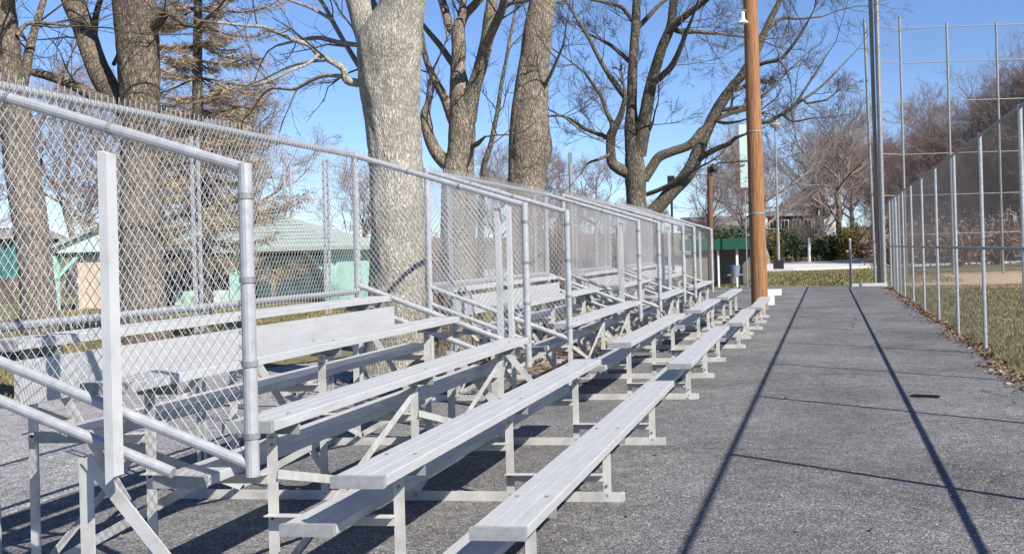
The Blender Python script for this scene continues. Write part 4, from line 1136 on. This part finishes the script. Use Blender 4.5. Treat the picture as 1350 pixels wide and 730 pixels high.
for x, y, w, h in [(6.6, 116, 3, 1.6), (8.6, 118, 3.4, 2.0), (10.4, 115, 3, 1.7), (5.4, 124, 3.4, 2.2), (9.2, 126, 4, 2.4), (12, 122, 4, 2.4), (7.0, 134, 5, 3)]:
    shrub("bush", "low brown scrub clump on the bank beyond the far road", "bush", x, y, w, h, 500, MAT['brush'], .13, r, "low brown scrub on the far bank", stems=50)
WOOD = "bare trees of the brown wood behind the backstop"
for i, (x, y, s, k) in enumerate([(11.5, 92, .85, 3), (14.5, 84, 1.0, 1), (17.5, 80, 1.15, 1), (20.5, 78, 1.35, 2), (23.5, 76, 1.4, 1), (13, 104, .95, 0), (17, 98, 1.05, 3), (21, 94, 1.2, 1),
                                  (25, 90, 1.3, 3), (28, 84, 1.4, 2), (15, 116, 1.0, 1), (20, 112, 1.2, 3), (26, 106, 1.3, 1), (31, 100, 1.4, 1), (10.5, 118, .9, 1), (24, 124, 1.2, 3), (18.5, 72, .8, 3), (22.5, 68, .9, 3), (26, 70, 1.2, 1), (12.5, 78, .9, 3), (16, 88, 1.1, 2), (19.5, 86, 1.2, 3), (23, 84, 1.3, 1), (29, 78, 1.4, 1), (11, 84, .75, 1), (13.5, 90, .9, 1), (18, 90, 1.1, 1), (21, 82, 1.25, 3), (15.5, 98, 1.0, 3), (24, 80, 1.35, 1), (26.5, 84, 1.4, 3), (19, 104, 1.2, 1), (28, 92, 1.4, 1), (12, 98, .8, 3), (17, 76, 1.0, 3), (20, 72, 1.1, 1)]):
    place_tree(k, x, y, s, "bare brown tree in the dense wood behind the backstop wires", WOOD)
UG = "brown undergrowth clumps at the foot of the wood"
for x, y, w, h in [(6.5, 66, 4, 2.2), (10, 62, 4, 2.6), (13, 66, 4.5, 3.0), (16, 60, 4, 3.2), (19, 63, 5, 3.4), (22, 58, 4, 3.0), (12, 72, 5, 4.0), (17, 70, 5, 4.4), (22, 67, 5, 4.6), (26, 62, 5, 4.0), (9, 74, 4, 3.2), (14, 80, 5, 5), (20, 76, 5, 5.5), (26, 72, 5, 5.5), (30, 66, 5, 5)]:
    shrub("bush", "brown leafless undergrowth clump at the foot of the wood behind the backstop", "bush", x, y, w, h, 700, MAT['brush'], .14, r, UG, stems=70)
LEFTW = "bare trees in the park beyond the pavilion"
for i, (x, y, s, k) in enumerate([(-24, 38, .55, 3), (-30, 42, .8, 2), (-37, 46, .9, 1), (-33, 56, .9, 0), (-27, 60, .8, 3), (-20, 66, .7, 2), (-14, 62, .55, 3), (-42, 60, 1.0, 2), (-16, 80, .7, 1), (-11, 74, .55, 3), (-8.5, 60, .45, 3), (-22, 84, .8, 1), (-36, 36, .8, 3)]):
    place_tree(k, x, y, s, "bare twiggy tree in the park beyond the pavilion", LEFTW)

HEDGE = "dark evergreen shrubs along the far road"
for x, y, w, h in [(-5.6, 99, 3.0, 3.4), (-3.2, 97, 2.8, 3.0), (-1.0, 97, 2.8, 3.1), (1.2, 99, 2.7, 2.9), (2.9, 101, 2.4, 2.6), (-8.5, 100, 3.2, 3.6), (-.2, 101, 2.6, 3.3), (4.0, 104, 2.2, 2.4)]:
    shrub("shrub", "dark evergreen shrub in the row along the far edge of the road", "shrub", x, y, w, h * 1.0, 1900, MAT['evergreen'], .15, r, HEDGE)
shrub("shrub", "yellow-olive shrub at the right end of the dark evergreen row", "shrub", 4.9, 100, 2.0, 2.9, 1300, MAT['olive'], .14, r)
shrub("shrub", "tall yellowish shrub just right of the thick wooden pole", "shrub", -1.9, 94, 1.0, 3.0, 600, MAT['olive'], .12, r)
t = thing("small_tree", "small pale-trunked bare tree in front of the evergreen shrubs", "tree", (1.0, 92, 0))
mb = MB(); mb.tube([(1.0, 92, -.1), (1.02, 92, 1.2), (1.05, 92, 2.2)], [.15, .12, .09], 8); mb.build("trunk", MAT['white'], t)
tw = Twigs(np.random.default_rng(77))
for i in range(7): tw.grow((1.04, 92, 1.4 + .12 * i), (math.cos(i * 2.4), math.sin(i * 2.4), .8), 2.0, .04, 3, .05, (4, 7), (25, 50), (.45, .7), .15, .012)
mb = MB(); tw.into(mb); o = mb.build("crown", MAT['twig_far'], t); o["kind"] = "stuff"
BR = "bare reddish bushes behind the bleachers"
for x, y, w, h in [(-8.6, 24, 2.2, 2.0), (-10.2, 27, 2.5, 2.3), (-7.2, 30, 2.0, 2.4), (-12.5, 30, 2.6, 2.2), (-6.0, 36, 2.2, 2.4), (-8.6, 42, 3.0, 3.0), (-15.0, 40, 3, 2.6), (-11.5, 48, 3, 3.2)]:
    shrub("bush", "bare reddish bush seen through the bleacher fences", "bush", x, y, w, h, 260, MAT['brush'], .05, r, BR, stems=60)

# ------------------------------------------------------------------ ground cover: leaves, pebbles, grass
def flakes(name, c, s, m, flat=.35):
    n = len(c)
    a = rng.uniform(0, 6.28, n); d1 = np.stack([np.cos(a), np.sin(a), rng.normal(0, flat, n)], 1); d2 = np.stack([-np.sin(a), np.cos(a), rng.normal(0, flat, n)], 1)
    s = np.asarray(s).reshape(-1, 1); lift = np.stack([np.zeros(n), np.zeros(n), np.abs(rng.normal(0, .25, n))], 1) * s
    V = np.stack([c - d1 * s, c - d2 * s * .55 + lift, c + d1 * s, c + d2 * s * .55 + lift], 1)
    V[:, :, 2] = np.maximum(V[:, :, 2], .005)
    mb = MB(); idx = np.arange(n * 4).reshape(-1, 4)
    mb.add(V.reshape(-1, 3), None, np.concatenate([idx[:, [0, 1, 3]], idx[:, [1, 2, 3]]]))
    o = mb.build(name, m); o["kind"] = "stuff"; return o
n = 5200
y = rng.uniform(-1, 33, n); off = -np.abs(rng.normal(0, .14, n)) + .05 + .10 * np.sin(y * 1.3) * rng.random(n)
clump = .5 + .5 * np.sin(y * .9 + 1) * np.sin(y * .37)
keep = rng.random(n) < .35 + .65 * clump
c = np.stack([fence_x(y) + off, y, .012 + .07 * rng.random(n) ** 2 * clump], 1)[keep]
o = flakes("leaf_litter", c, rng.uniform(.014, .045, len(c)), MAT['leaf'], .4); tag(o, "brown dead leaves drifted along the foot of the path fence", "leaves")
n = 2600
c = np.stack([rng.normal(-3.6, 1.1, n), rng.uniform(6.5, 20, n), .015 + .03 * rng.random(n)], 1)
o = flakes("leaf_litter", c, rng.uniform(.02, .05, n), MAT['leaf'], .4); tag(o, "dead leaves on the ground under the back of the bleachers", "leaves")
n = 260
c = np.stack([rng.uniform(-3, 3.3, n), rng.uniform(-1, 30, n), np.full(n, .012)], 1)
o = flakes("leaf_litter", c, rng.uniform(.012, .03, n), MAT['leaf'], .3); tag(o, "single dead leaves scattered over the asphalt path", "leaves")
# loose chippings
n = 5200
c = np.stack([rng.uniform(-3.2, 3.3, n), -1.2 + 16 * rng.random(n) ** 1.6, np.full(n, .002)], 1); s = rng.uniform(.003, .0085, (n, 1))
base = np.array([(1, 0, 0), (0, 1, 0), (-1, 0, 0), (0, -1, 0), (0, 0, .9)])
V = c[:, None, :] + base[None] * s[:, None, :] * rng.uniform(.6, 1.3, (n, 5, 1))
F = np.array([(0, 1, 4), (1, 2, 4), (2, 3, 4), (3, 0, 4)])
mb = MB(); mb.add(V.reshape(-1, 3), None, (F[None] + (np.arange(n) * 5)[:, None, None]).reshape(-1, 3)); o = mb.build("gravel", MAT['pebble']); o["kind"] = "stuff"
tag(o, "loose stone chippings scattered on the asphalt path", "gravel")
def blades(name, xs, ys, h, label):
    n = len(xs); a = rng.uniform(0, 6.28, n); w = rng.uniform(.004, .009, n) * (1 + .06 * ys)
    hh = h * rng.uniform(.5, 1.3, n); lean = rng.normal(0, .5, (n, 2)) * hh[:, None]
    z = hgt(xs, ys) - .02
    V = np.stack([np.stack([xs - np.cos(a) * w, ys - np.sin(a) * w, z], 1), np.stack([xs + np.cos(a) * w, ys + np.sin(a) * w, z], 1), np.stack([xs + lean[:, 0], ys + lean[:, 1], z + hh], 1)], 1)
    mb = MB(); mb.add(V.reshape(-1, 3), None, np.arange(n * 3).reshape(-1, 3)); o = mb.build(name, MAT['grass_blade']); o["kind"] = "stuff"; tag(o, label, "grass")
n = 60000
ys = 5 + 29 * rng.random(n) ** 1.3; xs = fence_x(ys) + .05 + rng.random(n) ** 1.5 * 9
blades("grass", xs, ys, .07, "short winter grass on the field behind the path fence")
n = 26000
ys = 36.8 + 24 * rng.random(n); xs = rng.uniform(-9, 7, n)
blades("grass", xs, ys, .09, "strip of winter grass between the path's end and the far road")
n = 40000
ys = rng.uniform(6.5, 30, n); xs = -7.8 - rng.random(n) * 16
blades("grass", xs, ys, .08, "winter grass of the park behind the bleachers")
